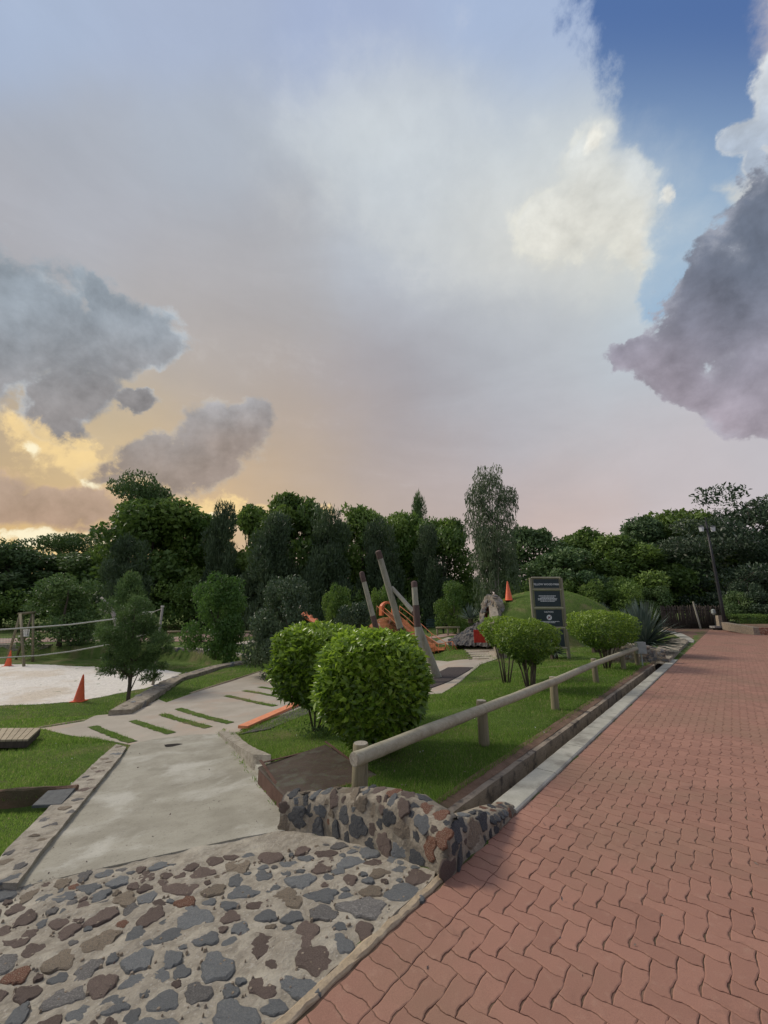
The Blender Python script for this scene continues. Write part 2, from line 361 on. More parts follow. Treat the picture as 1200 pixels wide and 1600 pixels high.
M['cone'] = mottled('orange_cone_plastic', (0.80, 0.130, 0.045), (0.86, 0.17, 0.06), 7, rough=.5, c3=(0.66, 0.12, 0.06), s3=6, bstr=.05, world=False, spec=.4)
M['rope'] = mottled('white_net_tape', (0.62, 0.60, 0.50), (0.72, 0.70, 0.60), 12, bstr=.2, world=False)
M['black'] = mottled('black_metal', (0.016, 0.016, 0.017), (0.03, 0.03, 0.03), 9, rough=.5, bstr=.1, world=False, spec=.4)
M['lampglass'] = mottled('milky_lamp_glass', (0.62, 0.66, 0.68), (0.72, 0.76, 0.78), 9, rough=.3, bstr=.0, world=False, spec=.5)
M['bench'] = mottled('green_bench_paint', (0.035, 0.065, 0.06), (0.05, 0.09, 0.082), 9, rough=.5, bstr=.1, world=False)
M['pink'] = mottled('pinkish_path', (0.31, 0.20, 0.16), (0.39, 0.27, 0.21), 2, c3=(0.36, 0.30, 0.25), s3=.6, bstr=.3)
M['rubber'] = mottled('dark_rubber_mat', (0.045, 0.038, 0.036), (0.075, 0.062, 0.058), 30, bstr=.5)
M['slate'] = mottled('slate_slab', (0.07, 0.078, 0.08), (0.11, 0.12, 0.12), 12, rough=.6, bstr=.6)
M['dark'] = mottled('painted_hollow_shade', (0.010, 0.008, 0.006), (0.016, 0.012, 0.010), 5, bstr=.0)  # near black colour that paints the shade inside holes
M['redlining'] = mottled('dark_red_lining', (0.10, 0.014, 0.010), (0.15, 0.022, 0.015), 5, bstr=.1)
M['petal'] = mottled('white_petal', (0.66, 0.66, 0.58), (0.76, 0.75, 0.66), 9, bstr=.0)
M['greyplastic'] = mottled('grey_box_plastic', (0.30, 0.33, 0.30), (0.36, 0.39, 0.36), 9, bstr=.05)
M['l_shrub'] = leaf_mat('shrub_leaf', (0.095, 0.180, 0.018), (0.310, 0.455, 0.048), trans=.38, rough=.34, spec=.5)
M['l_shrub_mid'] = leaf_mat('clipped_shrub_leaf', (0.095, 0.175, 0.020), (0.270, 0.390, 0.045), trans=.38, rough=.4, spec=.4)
M['l_green'] = leaf_mat('leaf_green', (0.072, 0.139, 0.030), (0.194, 0.290, 0.057), trans=.3)
M['l_bright'] = leaf_mat('leaf_mid_green', (0.079, 0.163, 0.029), (0.201, 0.297, 0.054), trans=.32)
M['l_dark'] = leaf_mat('leaf_dark_green', (0.060, 0.118, 0.044), (0.144, 0.221, 0.074), trans=.22)
M['l_cas'] = leaf_mat('needle_grey_green', (0.055, 0.091, 0.044), (0.111, 0.163, 0.073), trans=.2)
M['l_euc'] = leaf_mat('grey_green_leaf', (0.082, 0.126, 0.060), (0.172, 0.226, 0.112), trans=.25)
M['l_silver'] = leaf_mat('silvery_leaf', (0.034, 0.068, 0.032), (0.090, 0.130, 0.068), trans=.2, c3=(0.34, 0.36, 0.28))
M['l_olive'] = leaf_mat('olive_leaf', (0.064, 0.123, 0.035), (0.149, 0.228, 0.069), trans=.2)
M['l_young'] = leaf_mat('young_tree_leaf', (0.060, 0.139, 0.026), (0.132, 0.245, 0.047), trans=.3)
M['l_agave'] = leaf_mat('blue_green_blade', (0.095, 0.142, 0.111), (0.176, 0.230, 0.182), trans=.05, rough=.5)
M['grass'] = leaf_mat('grass_blade', (0.106, 0.196, 0.031), (0.224, 0.336, 0.067), trans=.5, rough=.6, spec=.1, c3=(0.381, 0.347, 0.168))

# ------------------------------------------------------------------ object helpers
def mesh(name, v, f, mat=None, smooth=False, mats=None, midx=None):
    me = bpy.data.meshes.new(name)
    me.from_pydata([tuple(p) for p in v], [], [tuple(int(i) for i in q) for q in f])
    if mats:
        for m in mats: me.materials.append(m)
        me.polygons.foreach_set('material_index', midx)
    elif mat: me.materials.append(mat)
    if smooth: me.polygons.foreach_set('use_smooth', [True] * len(me.polygons))
    me.update(); return me
def link(name, me, parent=None, loc=None, **tags):
    o = bpy.data.objects.new(name, me); COL.objects.link(o)
    if parent is not None: o.parent = parent
    if loc is not None: o.location = loc
    for k, v in tags.items():
        o[k] = v
    return o
def tagd(label, cat, group=None):
    d = dict(label=label, category=cat)
    if group: d['group'] = group
    return d
def thing(name, loc, label, cat, group=None, rz=0):
    o = bpy.data.objects.new(name, None); COL.objects.link(o)
    o.empty_display_size = .1
    o.location = loc; o.rotation_euler = (0, 0, rz)
    for k, v in tagd(label, cat, group).items(): o[k] = v
    return o
def copy_tree(o, parent=None):
    c = o.copy(); COL.objects.link(c); c.parent = parent
    for ch in o.children: copy_tree(ch, c)
    return c

class MB:
    def __init__(s): s.v = []; s.f = []
    def add(s, v, f):
        n = len(s.v); s.v += [tuple(p) for p in v]; s.f += [tuple(i + n for i in q) for q in f]
    def box(s, c, d, rot=None, taper=0):
        x, y, z = d[0] / 2, d[1] / 2, d[2] / 2
        pts = [Vector((i * x * (1 - taper * (k > 0)), j * y * (1 - taper * (k > 0)), k * z)) for k in (-1, 1) for i, j in ((-1, -1), (1, -1), (1, 1), (-1, 1))]
        if rot is not None: pts = [rot @ p for p in pts]
        pts = [p + Vector(c) for p in pts]
        s.add(pts, [(3, 2, 1, 0), (4, 5, 6, 7), (0, 1, 5, 4), (1, 2, 6, 5), (2, 3, 7, 6), (3, 0, 4, 7)])
    def tube(s, pts, rad, n=10, jit=0.0, seed=0, cap=True):
        rr = random.Random(seed)
        pts = [Vector(p) for p in pts]
        if not hasattr(rad, '__len__'): rad = [rad] * len(pts)
        base = len(s.v)
        up = Vector((0.01, 0.02, 1))
        t0 = (pts[-1] - pts[0]).normalized()
        if abs(t0.dot(up.normalized())) > .9: up = Vector((1, .01, .02))
        for i, p in enumerate(pts):
            t = (pts[min(i + 1, len(pts) - 1)] - pts[max(i - 1, 0)]).normalized()
            a = t.cross(up).normalized(); b = t.cross(a).normalized()
            for k in range(n):
                an = 2 * math.pi * k / n
                r = rad[i] * (1 + rr.uniform(-jit, jit))
                s.v.append(tuple(p + a * math.cos(an) * r + b * math.sin(an) * r))
        for i in range(len(pts) - 1):
            for k in range(n):
                q = base + i * n; k2 = (k + 1) % n
                s.f.append((q + k, q + n + k, q + n + k2, q + k2))
        if cap:
            s.f.append(tuple(base + k for k in range(n)))
            s.f.append(tuple(base + (len(pts) - 1) * n + k for k in reversed(range(n))))
    def mesh(s, name, mat, smooth=False): return mesh(name, s.v, s.f, mat, smooth)
    def build(s, name, mat, parent=None, loc=None, smooth=False, **tags):
        return link(name, s.mesh(name, mat, smooth), parent, loc, **tags)
def shade_auto(o, ang=40):
    me = o.data
    me.polygons.foreach_set('use_smooth', [True] * len(me.polygons))
    try: me.set_sharp_from_angle(angle=R_(ang))
    except Exception: pass

# ------------------------------------------------------------------ picking points of the place
CP, SP = math.cos(PITCH), math.sin(PITCH)
def ray(u, v):
    x = (u - 600) / FPX; k = (800 - v) / FPX
    return Vector((x, CP - k * SP, SP + k * CP))
def gp(u, v, z):
    d = ray(u, v); t = (z - EYE) / d.z
    return Vector((d.x * t, d.y * t, z))
def gy(u, v, y):
    d = ray(u, v); t = y / d.y
    return Vector((d.x * t, y, EYE + d.z * t))

E0 = gp(690, 1362, 0)
E1 = gp(1083, 1006, 0)
EU = (E1 - E0).normalized()            # along the kerb, away from the viewer
NU = Vector((EU.y, -EU.x, 0))          # to the road side
E0 = E0 + NU * .066
def A_S(x, y):
    dx = x - E0.x; dy = y - E0.y
    return dx * EU.x + dy * EU.y, -(dx * NU.x + dy * NU.y)   # along, left distance
def W(a, s, z=0.0):
    p = E0 + EU * a - NU * s
    return Vector((p.x, p.y, z))
def pchip(xs, ys):
    xs = np.array(xs, float); ys = np.array(ys, float)
    h = np.diff(xs); dl = np.diff(ys) / h
    m = np.zeros_like(xs)
    for i in range(1, len(xs) - 1):
        m[i] = 0 if dl[i - 1] * dl[i] <= 0 else 2 / (1 / dl[i - 1] + 1 / dl[i])
    def fn(x):
        x = np.clip(x, xs[0], xs[-1]); i = np.clip(np.searchsorted(xs, x) - 1, 0, len(xs) - 2)
        t = (x - xs[i]) / h[i]
        return ((2 * t ** 3 - 3 * t ** 2 + 1) * ys[i] + (t ** 3 - 2 * t ** 2 + t) * h[i] * m[i] + (-2 * t ** 3 + 3 * t ** 2) * ys[i + 1] + (t ** 3 - t ** 2) * h[i] * m[i + 1])
    return fn
P_L = pchip([-60, 0, .9, 2, 3.2, 4.2, 5, 7, 9, 12, 200], [0, 0, -.05, -.12, -.26, -.43, -.545, -.70, -.82, -.90, -.90])
P_R = pchip([-60, 0, .15, 1.2, 2.3, 5.6, 7, 9, 12, 200], [0, 0, -.02, -.19, -.34, -.65, -.72, -.83, -.90, -.90])
def inpoly(x, y, poly):
    x = np.asarray(x, float); y = np.asarray(y, float)
    c = np.zeros(x.shape, bool); n = len(poly)
    for i in range(n):
        x1, y1 = poly[i][0], poly[i][1]; x2, y2 = poly[(i + 1) % n][0], poly[(i + 1) % n][1]
        if y1 == y2: continue
        cond = ((y1 > y) != (y2 > y)) & (x < (x2 - x1) * (y - y1) / (y2 - y1) + x1)
        c ^= cond
    return c
def polydist(x, y, pl, closed=False):
    x = np.asarray(x, float); y = np.asarray(y, float); d = np.full(x.shape, 1e9)
    n = len(pl)
    for i in range(n if closed else n - 1):
        ax, ay = pl[i][0], pl[i][1]; bx, by = pl[(i + 1) % n][0], pl[(i + 1) % n][1]
        L2 = (bx - ax) ** 2 + (by - ay) ** 2 + 1e-12
        t = np.clip(((x - ax) * (bx - ax) + (y - ay) * (by - ay)) / L2, 0, 1)
        d = np.minimum(d, np.hypot(x - ax - t * (bx - ax), y - ay - t * (by - ay)))
    return d
def ss(t): t = np.clip(t, 0, 1); return t * t * (3 - 2 * t)

# border between the ramp and the raised lawn on its right (wall, plate, kerb)
RB = [gp(688, 1362, 0), gp(625, 1338, -.12), gp(560, 1312, -.18), gp(470, 1297, -.25), gp(440, 1262, -.30), gp(403, 1203, -.42), gp(345, 1150, -.62)]
RBX = [(p.x, p.y) for p in RB]
# polygon where the low (ramp) profile applies
Lr = [(p.x + o, p.y + o * .5) for p, o in zip(RB, (0, .05, .08, .10, .13, .13, .12))]
RAMPSIDE = Lr + [(RB[6].x - .1, RB[6].y + 2.0), (-14, 14), (-30, 0), (-30, -6), W(-14, .0)[:2]]
PLC = [gp(403, 1198, -.24), gp(509, 1163, -.17), gp(592, 1212, -.085), gp(456, 1254, -.10)]
PLX = [(p.x, p.y) for p in PLC]
MC = gy(850, 955, 22.8); MCX, MCY = MC.x, MC.y
ARX = gy(767, 955, 21.9).x
MRX, MRY, MH = 4.5, 3.7, 2.8
# sunken sand court
bz = -.86
BAS = [gp(205, 1112, -.80), gp(285, 1062, -.86), gp(345, 1043, -.86), gp(404, 1033, -.86), gp(372, 1024, -.86), gp(300, 1017, -.86), gp(245, 1015, -.86),
       gp(75, 1012, -.86), gp(-40, 1011, -.86), gp(-260, 1014, -.86), gp(-520, 1050, -.9), gp(-420, 1120, -.9), gp(-150, 1146, -.9), gp(30, 1128, -.85)]
BASX = [(p.x, p.y) for p in BAS]
WALLP = BASX[0:9]; SOFTP = BASX[9:] + [BASX[0]]
TRO = [gp(-90, 1242, -.55), gp(118, 1231, -.50), gp(92, 1256, -.47), gp(-90, 1262, -.53)]   # little drain in the left lawn
TROX = [(p.x, p.y) for p in TRO]
SLH = gy(607, 960, 23.5)   # slide hill
def zf(x, y, cuts=True):
    x = np.asarray(x, float); y = np.asarray(y, float)
    dx = x - E0.x; dy = y - E0.y
    a = dx * EU.x + dy * EU.y; s = -(dx * NU.x + dy * NU.y)
    z = np.where(inpoly(x, y, RAMPSIDE), P_R(s), P_L(s))
    z = z * (1 - .45 * ss((y - 17) / 25)) * (1 - .62 * ss((y - 12.5) / 7) * ss((x - .6) / 2.6))
    # gentle unevenness of lawns
    z = z + ss(s / 1.5) * .02 * np.sin(x * 1.3 + 1) * np.cos(y * 1.1) * ss((y - 3) / 4)
    ins = inpoly(x, y, BASX)
    dw = polydist(x, y, WALLP); ds = polydist(x, y, SOFTP)
    dep = .66 * ss(np.minimum((dw - .02) / .12, ds / 3.2))
    z = z - np.where(ins, dep, 0)
    rr = np.sqrt(((x - MCX) / MRX) ** 2 + ((y - MCY) / MRY) ** 2)
    m = MH * np.maximum(1 - rr ** 2.3, 0) ** .85
    z = z + np.where((rr < 1) & (x > ARX - .12), m, 0)
    rh = np.hypot((x - SLH.x) / 2.9, (y - SLH.y) / 2.3)
    z = z + np.where(rh < 1, 1.9 * ss(1.05 - rh) ** .9, 0)
    if cuts:
        ch = (a > .25) & (a < 12.6) & (s > .17) & (s < .60)
        z = np.where(ch, z - .42, z)
        z = np.where(inpoly(x, y, TROX), z - .22, z)
        z = np.where((s < -.02) & (y < 45), z - .05, z)
        z = np.where(inpoly(x, y, PLX), z - .12, z)
        z = np.where((a < .1) & (s < .08), z - .06, z)
    return z
def zt(x, y, cuts=False): return float(zf(np.array([x]), np.array([y]), cuts)[0])
def gt(u, v, tmax=80):
    d = ray(u, v)
    t = np.linspace(.5, tmax, 6000)
    X_ = d.x * t; Y_ = d.y * t; Z_ = EYE + d.z * t
    h = zf(X_, Y_, False)
    b = np.nonzero(Z_ <= h)[0]
    i = b[0] if len(b) else len(t) - 1
    return Vector((X_[i], Y_[i], h[i]))
def gline(pts, **k): return [gt(u, v) for u, v in pts]
def P2(pts): return [(p[0], p[1]) for p in pts]

def sheet(name, poly, step, off, mat, parent=None, skirt=.06, zfun=None, jitter=0, rough=0.0, seed=0, smooth=True, **tags):
    """a draped layer following the terrain inside a polygon, with a small vertical edge"""
    poly = P2(poly); zfun = zfun or (lambda x, y: zf(x, y, False))
    bpts = []
    rr = random.Random(seed)
    for i in range(len(poly)):
        a = Vector(poly[i]); b = Vector(poly[(i + 1) % len(poly)]); n = max(1, int((b - a).length / step))
        for k in range(n):
            q = a.lerp(b, k / n)
            if k and jitter: q = q + Vector((rr.uniform(-jitter, jitter), rr.uniform(-jitter, jitter)))
            bpts.append(q)
    nb = len(bpts); bp = [(p.x, p.y) for p in bpts]
    xs = [p[0] for p in bp]; ys = [p[1] for p in bp]
    gx, gy_ = np.meshgrid(np.arange(min(xs), max(xs), step), np.arange(min(ys), max(ys), step))
    gx = gx.ravel() + rng.uniform(-.2, .2, gx.size) * step; gy_ = gy_.ravel() + rng.uniform(-.2, .2, gy_.size) * step
    ok = inpoly(gx, gy_, bp) & (polydist(gx, gy_, bp, True) > step * .35)
    allp = [Vector(p) for p in bp] + [Vector((a, b)) for a, b in zip(gx[ok], gy_[ok])]
    vo, ed, fo, *_ = delaunay_2d_cdt(allp, [(i, (i + 1) % nb) for i in range(nb)], [], 1, 1e-5)
    vx = np.array([p.x for p in vo]); vy = np.array([p.y for p in vo])
    z = zfun(vx, vy) + off
    if rough: z = z + np.array([mnoise.noise(Vector((a * 5, b * 5, seed))) + .5 * mnoise.noise(Vector((a * 14, b * 14, seed))) for a, b in zip(vx, vy)]) * rough
    v = list(zip(vx, vy, z)); f = []
    for q in fo:
        p = [vo[i] for i in q]
        ar = sum(p[i].x * p[(i + 1) % len(p)].y - p[(i + 1) % len(p)].x * p[i].y for i in range(len(p)))
        f.append(tuple(q) if ar > 0 else tuple(reversed(q)))
    if skirt:
        cnt = {}
        for q in f:
            for i in range(len(q)):
                e = (q[i], q[(i + 1) % len(q)]); cnt[e] = 1
        n0 = len(v); rem = {}
        for (a, b) in list(cnt):
            if (b, a) not in cnt:
                for i in (a, b):
                    if i not in rem: rem[i] = len(v); v.append((v[i][0], v[i][1], v[i][2] - skirt))
                f.append((b, a, rem[a], rem[b]))
    me = mesh(name, v, f, mat, smooth=smooth)
    if smooth:
        try: me.set_sharp_from_angle(angle=R_(50))
        except Exception: pass
    return link(name, me, parent, **tags)

# ------------------------------------------------------------------ brick road
ROADPOLY = [W(-9, 0), W(14.2, 0), gp(1083, 1003, 0), gp(1080, 999, 0), gp(1066, 991, 0), gp(1040, 985, 0), gp(1030, 983, 0), gp(1052, 981, 0), gp(1120, 979.5, 0),
            gp(1200, 980.5, 0), gp(1420, 984, 0), W(22, -16), W(-9, -16)]
# keep a monotone outline near the bend
ROADPOLY = [W(-9, .01), gp(1080, 1008, 0), gp(1084, 1002, 0), gp(1079, 997, 0), gp(1066, 991, 0), gp(1040, 985.5, 0), gp(1036, 983, 0), gp(1060, 980.5, 0), gp(1120, 979, 0),
            gp(1200, 980, 0), gp(1500, 984, 0), W(14, -14), W(-9, -14)]
RPX = P2(ROADPOLY)
road = sheet('road', ROADPOLY, 1.0, -.0058, M['joint'], skirt=0, zfun=lambda x, y: x * 0, kind='structure')
U = .0940          # lattice unit
AM = .100          # amplitude of the zigzag
def edge_pts(p, q, sign, horiz):
    """points from lattice p to q (exclusive of q) along the zigzag edge"""
    out = [p]
    for t, o in ((.22, .35), (.36, 1.0), (.64, 1.0), (.78, .35)):
        x = p[0] + (q[0] - p[0]) * t; y = p[1] + (q[1] - p[1]) * t
        if horiz: y += sign * AM * o * (.4 if p[1] in (0, 2) else 1)
        else: x += sign * AM * o
        out.append((x, y))
    return out
def sgn(i, j): return 1 if (i + j) % 2 == 0 else -1
def paver_outline(i, j, w, h):
    pts = []
    for k in range(w): pts += edge_pts((i + k, j), (i + k + 1, j), sgn(i + k, j), True)
    for k in range(h): pts += edge_pts((i + w, j + k), (i + w, j + k + 1), -sgn(i + w, j + k), False)
    for k in range(w): pts += list(reversed(edge_pts((i + w - k - 1, j + h), (i + w - k, j + h), sgn(i + w - k - 1, j + h), True)[1:])) if False else \
        [(i + w - k, j + h)] + list(reversed(edge_pts((i + w - k - 1, j + h), (i + w - k, j + h), sgn(i + w - k - 1, j + h), True)[1:]))
    for k in range(h): pts += [(i, j + h - k)] + list(reversed(edge_pts((i, j + h - k - 1), (i, j + h - k), -sgn(i, j + h - k - 1), False)[1:]))
    return pts
# herringbone assignment over lattice cells (i along road, j across; j>=2 field, j 0..1 soldier course)
pav = []
NI0, NI1, NJ1 = -36, 395, 74
for i in range(NI0, NI1): pav.append((i, 0, 1, 2))
done = set()
for j in range(2, NJ1):
    for i in range(NI0, NI1):
        if (i, j) in done: continue
        k = (i - j) % 4
        # horizontal brick cells: k=0,1 ; vertical: k=2 (upper partner has k=1..)
        if k == 0: pav.append((i, j, 2, 1)); done |= {(i, j), (i + 1, j)}
        elif k == 1: pav.append((i, j, 1, 1)); done.add((i, j))
        elif k == 2:
            pav.append((i, j, 1, 1)) if (j == 2) else None
            if j == 2: done.add((i, j))
            else: pass
        if k == 3:
            pav.append((i, j, 1, 2)); done |= {(i, j), (i, j + 1)}
cells = []
for (i, j, w, h) in pav:
    c = W((i + w / 2) * U, -(j + h / 2) * U)
    cells.append((c.x, c.y))
cells = np.array(cells)
okc = inpoly(cells[:, 0], cells[:, 1], RPX) & (cells[:, 0] < cells[:, 1] * 1.25 + 2.6) & (cells[:, 1] > .3)
dist = np.hypot(cells[:, 0], cells[:, 1])
# visible?
vis = np.abs(cells[:, 0] / np.maximum(cells[:, 1] * CP + -EYE * SP, .01)) < 1.0
pv = np.nonzero(okc)[0]
def in_view(c):
    d = Vector((c[0], c[1], -EYE)); f = d.y * CP + d.z * SP; r = d.x; u = -d.y * SP + d.z * CP
    return f > .1 and abs(r / f) < 600 / FPX * 1.03 and abs(u / f) < 800 / FPX * 1.03
viewable = [k for k in pv if in_view(cells[k])]
viewable.sort(key=lambda k: dist[k])
single = set(viewable[:300])
GAPU = .027
def paver_geo(i, j, w, h, lod, zoff=0.0, tilt=(0, 0)):
    o = paver_outline(i, j, w, h)
    if lod == 2: o = [p for n, p in enumerate(o) if n % 5 in (0, 2, 3)]
    cx, cy = i + w / 2, j + h / 2
    def shrink(g):
        out = []; n = len(o)
        for q in range(n):
            a, b, c = o[q - 1], o[q], o[(q + 1) % n]
            n1 = (b[1] - a[1], a[0] - b[0]); n2 = (c[1] - b[1], b[0] - c[0])
            l1 = math.hypot(*n1) or 1; l2 = math.hypot(*n2) or 1
            m = (n1[0] / l1 + n2[0] / l2, n1[1] / l1 + n2[1] / l2); lm = math.hypot(*m) or 1
            out.append((b[0] - m[0] / lm * g, b[1] - m[1] / lm * g))
        return out
    top = shrink(GAPU + (.050 if lod < 2 else 0)); rim = shrink(GAPU)
    def pt(p, z):
        zz = z + zoff + (p[0] - cx) * tilt[0] + (p[1] - cy) * tilt[1]
        return Vector(((p[0] - cx) * U, (p[1] - cy) * U, zz))
    n = len(o)
    if lod < 2:
        v = [pt(p, -.001) for p in top] + [pt(p, -.003) for p in rim] + [pt(p, -.008) for p in rim]
        f = [tuple(range(n))] + [(k, n + k, n + (k + 1) % n, (k + 1) % n) for k in range(n)] + [(n + k, 2 * n + k, 2 * n + (k + 1) % n, n + (k + 1) % n) for k in range(n)]
    else:
        v = [pt(p, -.002) for p in rim]; f = [tuple(range(n))]
    return v, f
ang_e = math.atan2(EU.y, EU.x)
# lattice (i along EU, j toward NU): local x=EU, y=NU -> that frame is left-handed, so faces flip
def to_world_flip(v): return [Vector((p.x, -p.y, p.z)) for p in v]
pm_cache = {}
for k in sorted(single):
    i, j, w, h = pav[k]
    key = (w, h, (i + j) % 2)
    if key not in pm_cache:
        v, f = paver_geo(i, j, w, h, 0)
        pm_cache[key] = mesh('paver', to_world_flip(v), [tuple(reversed(q)) for q in f], M['paver'])
    o = link('paver', pm_cache[key], road)
    c = W((i + w / 2) * U, -(j + h / 2) * U, 0)
    o.location = (c.x, c.y, rnd.uniform(-.0012, .0012)); o.rotation_euler = (rnd.uniform(-.008, .008), rnd.uniform(-.008, .008), ang_e)
vv = []; ff = []; tints = []
for k in pv:
    if k in single: continue
    i, j, w, h = pav[k]
    lod = 1 if dist[k] < 9 else 2
    v, f = paver_geo(i, j, w, h, lod, rnd.uniform(-.001, .001), (rnd.uniform(-.0008, .0008), rnd.uniform(-.0008, .0008)))
    c = W((i + w / 2) * U, -(j + h / 2) * U, 0)
    n0 = len(vv)
    for p in v:
        q = c + EU * p.x + NU * p.y; vv.append((q.x, q.y, p.z))
    t = rnd.random()
    for q in f: ff.append(tuple(reversed([a + n0 for a in q]))); tints.append(t)
me = mesh('paver_field', vv, ff, M['paver'])
at = me.attributes.new('tint', 'FLOAT', 'FACE'); at.data.foreach_set('value', tints)
link('paver_field', me, road, kind='stuff')

# ------------------------------------------------------------------ kerb and drain along the road
kerb = thing('kerb', W(0, 0, 0), 'x', 'x')
for kk in ('label', 'category'): del kerb[kk]
kerb['kind'] = 'structure'
a = 1.02; ki = 0
while a < 13.4:
    L = .98
    mb = MB()
    p0, p1 = a + .006, a + L - .006
    ws, hs = .215, .0
    prof = [(0.004, -.1), (0.004, .012), (.018, .022), (ws - .02, .020), (ws, .008), (ws, -.36)]
    nseg = 5; v = []
    for q in range(nseg + 1):
        aa = p0 + (p1 - p0) * q / nseg
        for (s_, z_) in prof:
            w_ = W(aa, s_ + .004 * mnoise.noise(Vector((aa * 3, s_ * 9, 1))), z_ + .004 * mnoise.noise(Vector((aa * 4, s_ * 8, 5))))
            v.append(w_ - kerb.location)
    n = len(prof); f = []
    for q in range(nseg):
        for k in range(n - 1): f.append((q * n + k, q * n + k + 1, (q + 1) * n + k + 1, (q + 1) * n + k))
    f.append(tuple(range(n))); f.append(tuple(nseg * n + k for k in reversed(range(n))))
    mb.add(v, [tuple(reversed(q)) for q in f])
    mb.build('kerb_stone', M['kerb'], kerb)
    a += L; ki += 1
# curved kerb round the bend
bend = [gp(1084, 1004.5, 0), gp(1085, 1001, 0), gp(1079, 996.5, 0), gp(1066, 990.5, 0), gp(1040, 985, 0)]
def strip_solid(path, wid, ztop, zbot, name, mat, parent=None, side=1, segs=3, zrel=False, noise_amp=.01, seed=0, crown=.0, **tags):
    """a wall or kerb swept along a path; path = its near edge, width to one side; tops are lists or numbers"""
    pts = [Vector((p[0], p[1], 0)) for p in path]
    zt_ = ztop if hasattr(ztop, '__len__') else [ztop] * len(pts)
    zb_ = zbot if hasattr(zbot, '__len__') else [zbot] * len(pts)
    rp, rt, rb = [], [], []
    for i in range(len(pts) - 1):
        for k in range(segs):
            t = k / segs; rp.append(pts[i].lerp(pts[i + 1], t)); rt.append(zt_[i] * (1 - t) + zt_[i + 1] * t); rb.append(zb_[i] * (1 - t) + zb_[i + 1] * t)
    rp.append(pts[-1]); rt.append(zt_[-1]); rb.append(zb_[-1])
    v = []; n = 6
    for i, p in enumerate(rp):
        t = (rp[min(i + 1, len(rp) - 1)] - rp[max(i - 1, 0)]).normalized(); nn = Vector((-t.y, t.x, 0)) * side
        for q, (o, zz) in enumerate(((0, rb[i]), (.0, rt[i] - .02), (.02, rt[i]), (wid - .02, rt[i] + crown), (wid, rt[i] - .02 + crown), (wid, rb[i]))):
            na = noise_amp
            w_ = p + nn * (o + na * mnoise.noise(Vector((p.x * 3, p.y * 3, q + seed))))
            v.append((w_.x, w_.y, zz + na * mnoise.noise(Vector((p.x * 4, p.y * 4, q * 3 + 7 + seed))) * (1 if 0 < q < 5 else 0)))
    f = []
    for i in range(len(rp) - 1):
        for q in range(n - 1):
            f.append((i * n + q, (i + 1) * n + q, (i + 1) * n + q + 1, i * n + q + 1))
        f.append((i * n + 5, (i + 1) * n + 5, (i + 1) * n, i * n))
    f.append(tuple(range(n))); f.append(tuple((len(rp) - 1) * n + q for q in reversed(range(n))))
    if side < 0: f = [tuple(reversed(q)) for q in f]
    me = mesh(name, v, f, mat)
    return link(name, me, parent, **tags)
strip_solid(P2(bend), .5, .03, -.2, 'kerb_bend', M['kerb'], None, side=1, segs=4, kind='structure')
# drain: floor, two walls, soil margin
def lane(name, s0, s1, z0, z1, mat, a0=.2, a1=12.7, da=.25, parent=None, nz=.006, **tags):
    v = []; f = []; n = int((a1 - a0) / da)
    for i in range(n + 1):
        aa = a0 + (a1 - a0) * i / n
        for k, (s_, z_) in enumerate(((s0, z0), (s1, z1))):
            q = W(aa, s_ + nz * mnoise.noise(Vector((aa * 3, k, s0 * 9))), z_ + nz * mnoise.noise(Vector((aa * 2.5, k * 2, s0 * 7))))
            v.append(q)
    for i in range(n): f.append((2 * i, 2 * i + 2, 2 * i + 3, 2 * i + 1))
    return v, f
dr = MB()
dr.add(*lane('x', .20, .47, -.34, -.33, None)); 
dr.add(*lane('x', .47, .455, -.33, -.045, None)); dr.add(*lane('x', .455, .53, -.045, -.05, None)); dr.add(*lane('x', .53, .535, -.05, -.3, None))
dr.build('drain_channel', M['drainwall'], kind='structure')
dd = MB()
v, f = lane('x', .525, .66, -.045, -.022, None, nz=.012); dd.add(v, f)
dd.build('soil_strip', M['soil'], kind='structure')

# ------------------------------------------------------------------ stones
def stone_mesh(seed, mat, flat=True, n=22, dome=.35):
    r = random.Random(seed); ph = r.uniform(0, 10)
    rad = []
    for k in range(n):
        a = 2 * math.pi * k / n
        rad.append(1 + .17 * math.sin(2 * a + ph) * r.uniform(.6, 1) + .14 * math.sin(3 * a + 2 * ph) + .07 * math.sin(5 * a + ph * 3) + .04 * math.sin(8 * a + ph) + r.uniform(-.09, .09))
    v = []; f = []
    for (sc, z) in ((1.0, -1.0), (1.0, .1), (.92, .66), (.55, .9)):
        for k in range(n):
            a = 2 * math.pi * k / n
            rr_ = rad[k] * sc * (1 + (r.uniform(-.05, .05) if sc < 1 else 0))
            v.append((rr_ * math.cos(a), rr_ * math.sin(a), z + (r.uniform(-.22, .22) if z > 0 else 0)))
    v.append((0, 0, .95 + r.uniform(-.2, .2)))
    for q in range(3):
        for k in range(n): f.append((q * n + k, q * n + (k + 1) % n, (q + 1) * n + (k + 1) % n, (q + 1) * n + k))
    for k in range(n): f.append((3 * n + k, 3 * n + (k + 1) % n, 4 * n))
    return mesh('stone', v, f, mat)
STONES = {k: [stone_mesh(i * 13 + hash(k) % 5 * 0 + len(k) * 7, M[k]) for i in range(7)] for k in ('s_blue', 's_dark', 's_brown', 's_rust', 's_tan', 's_grey')}
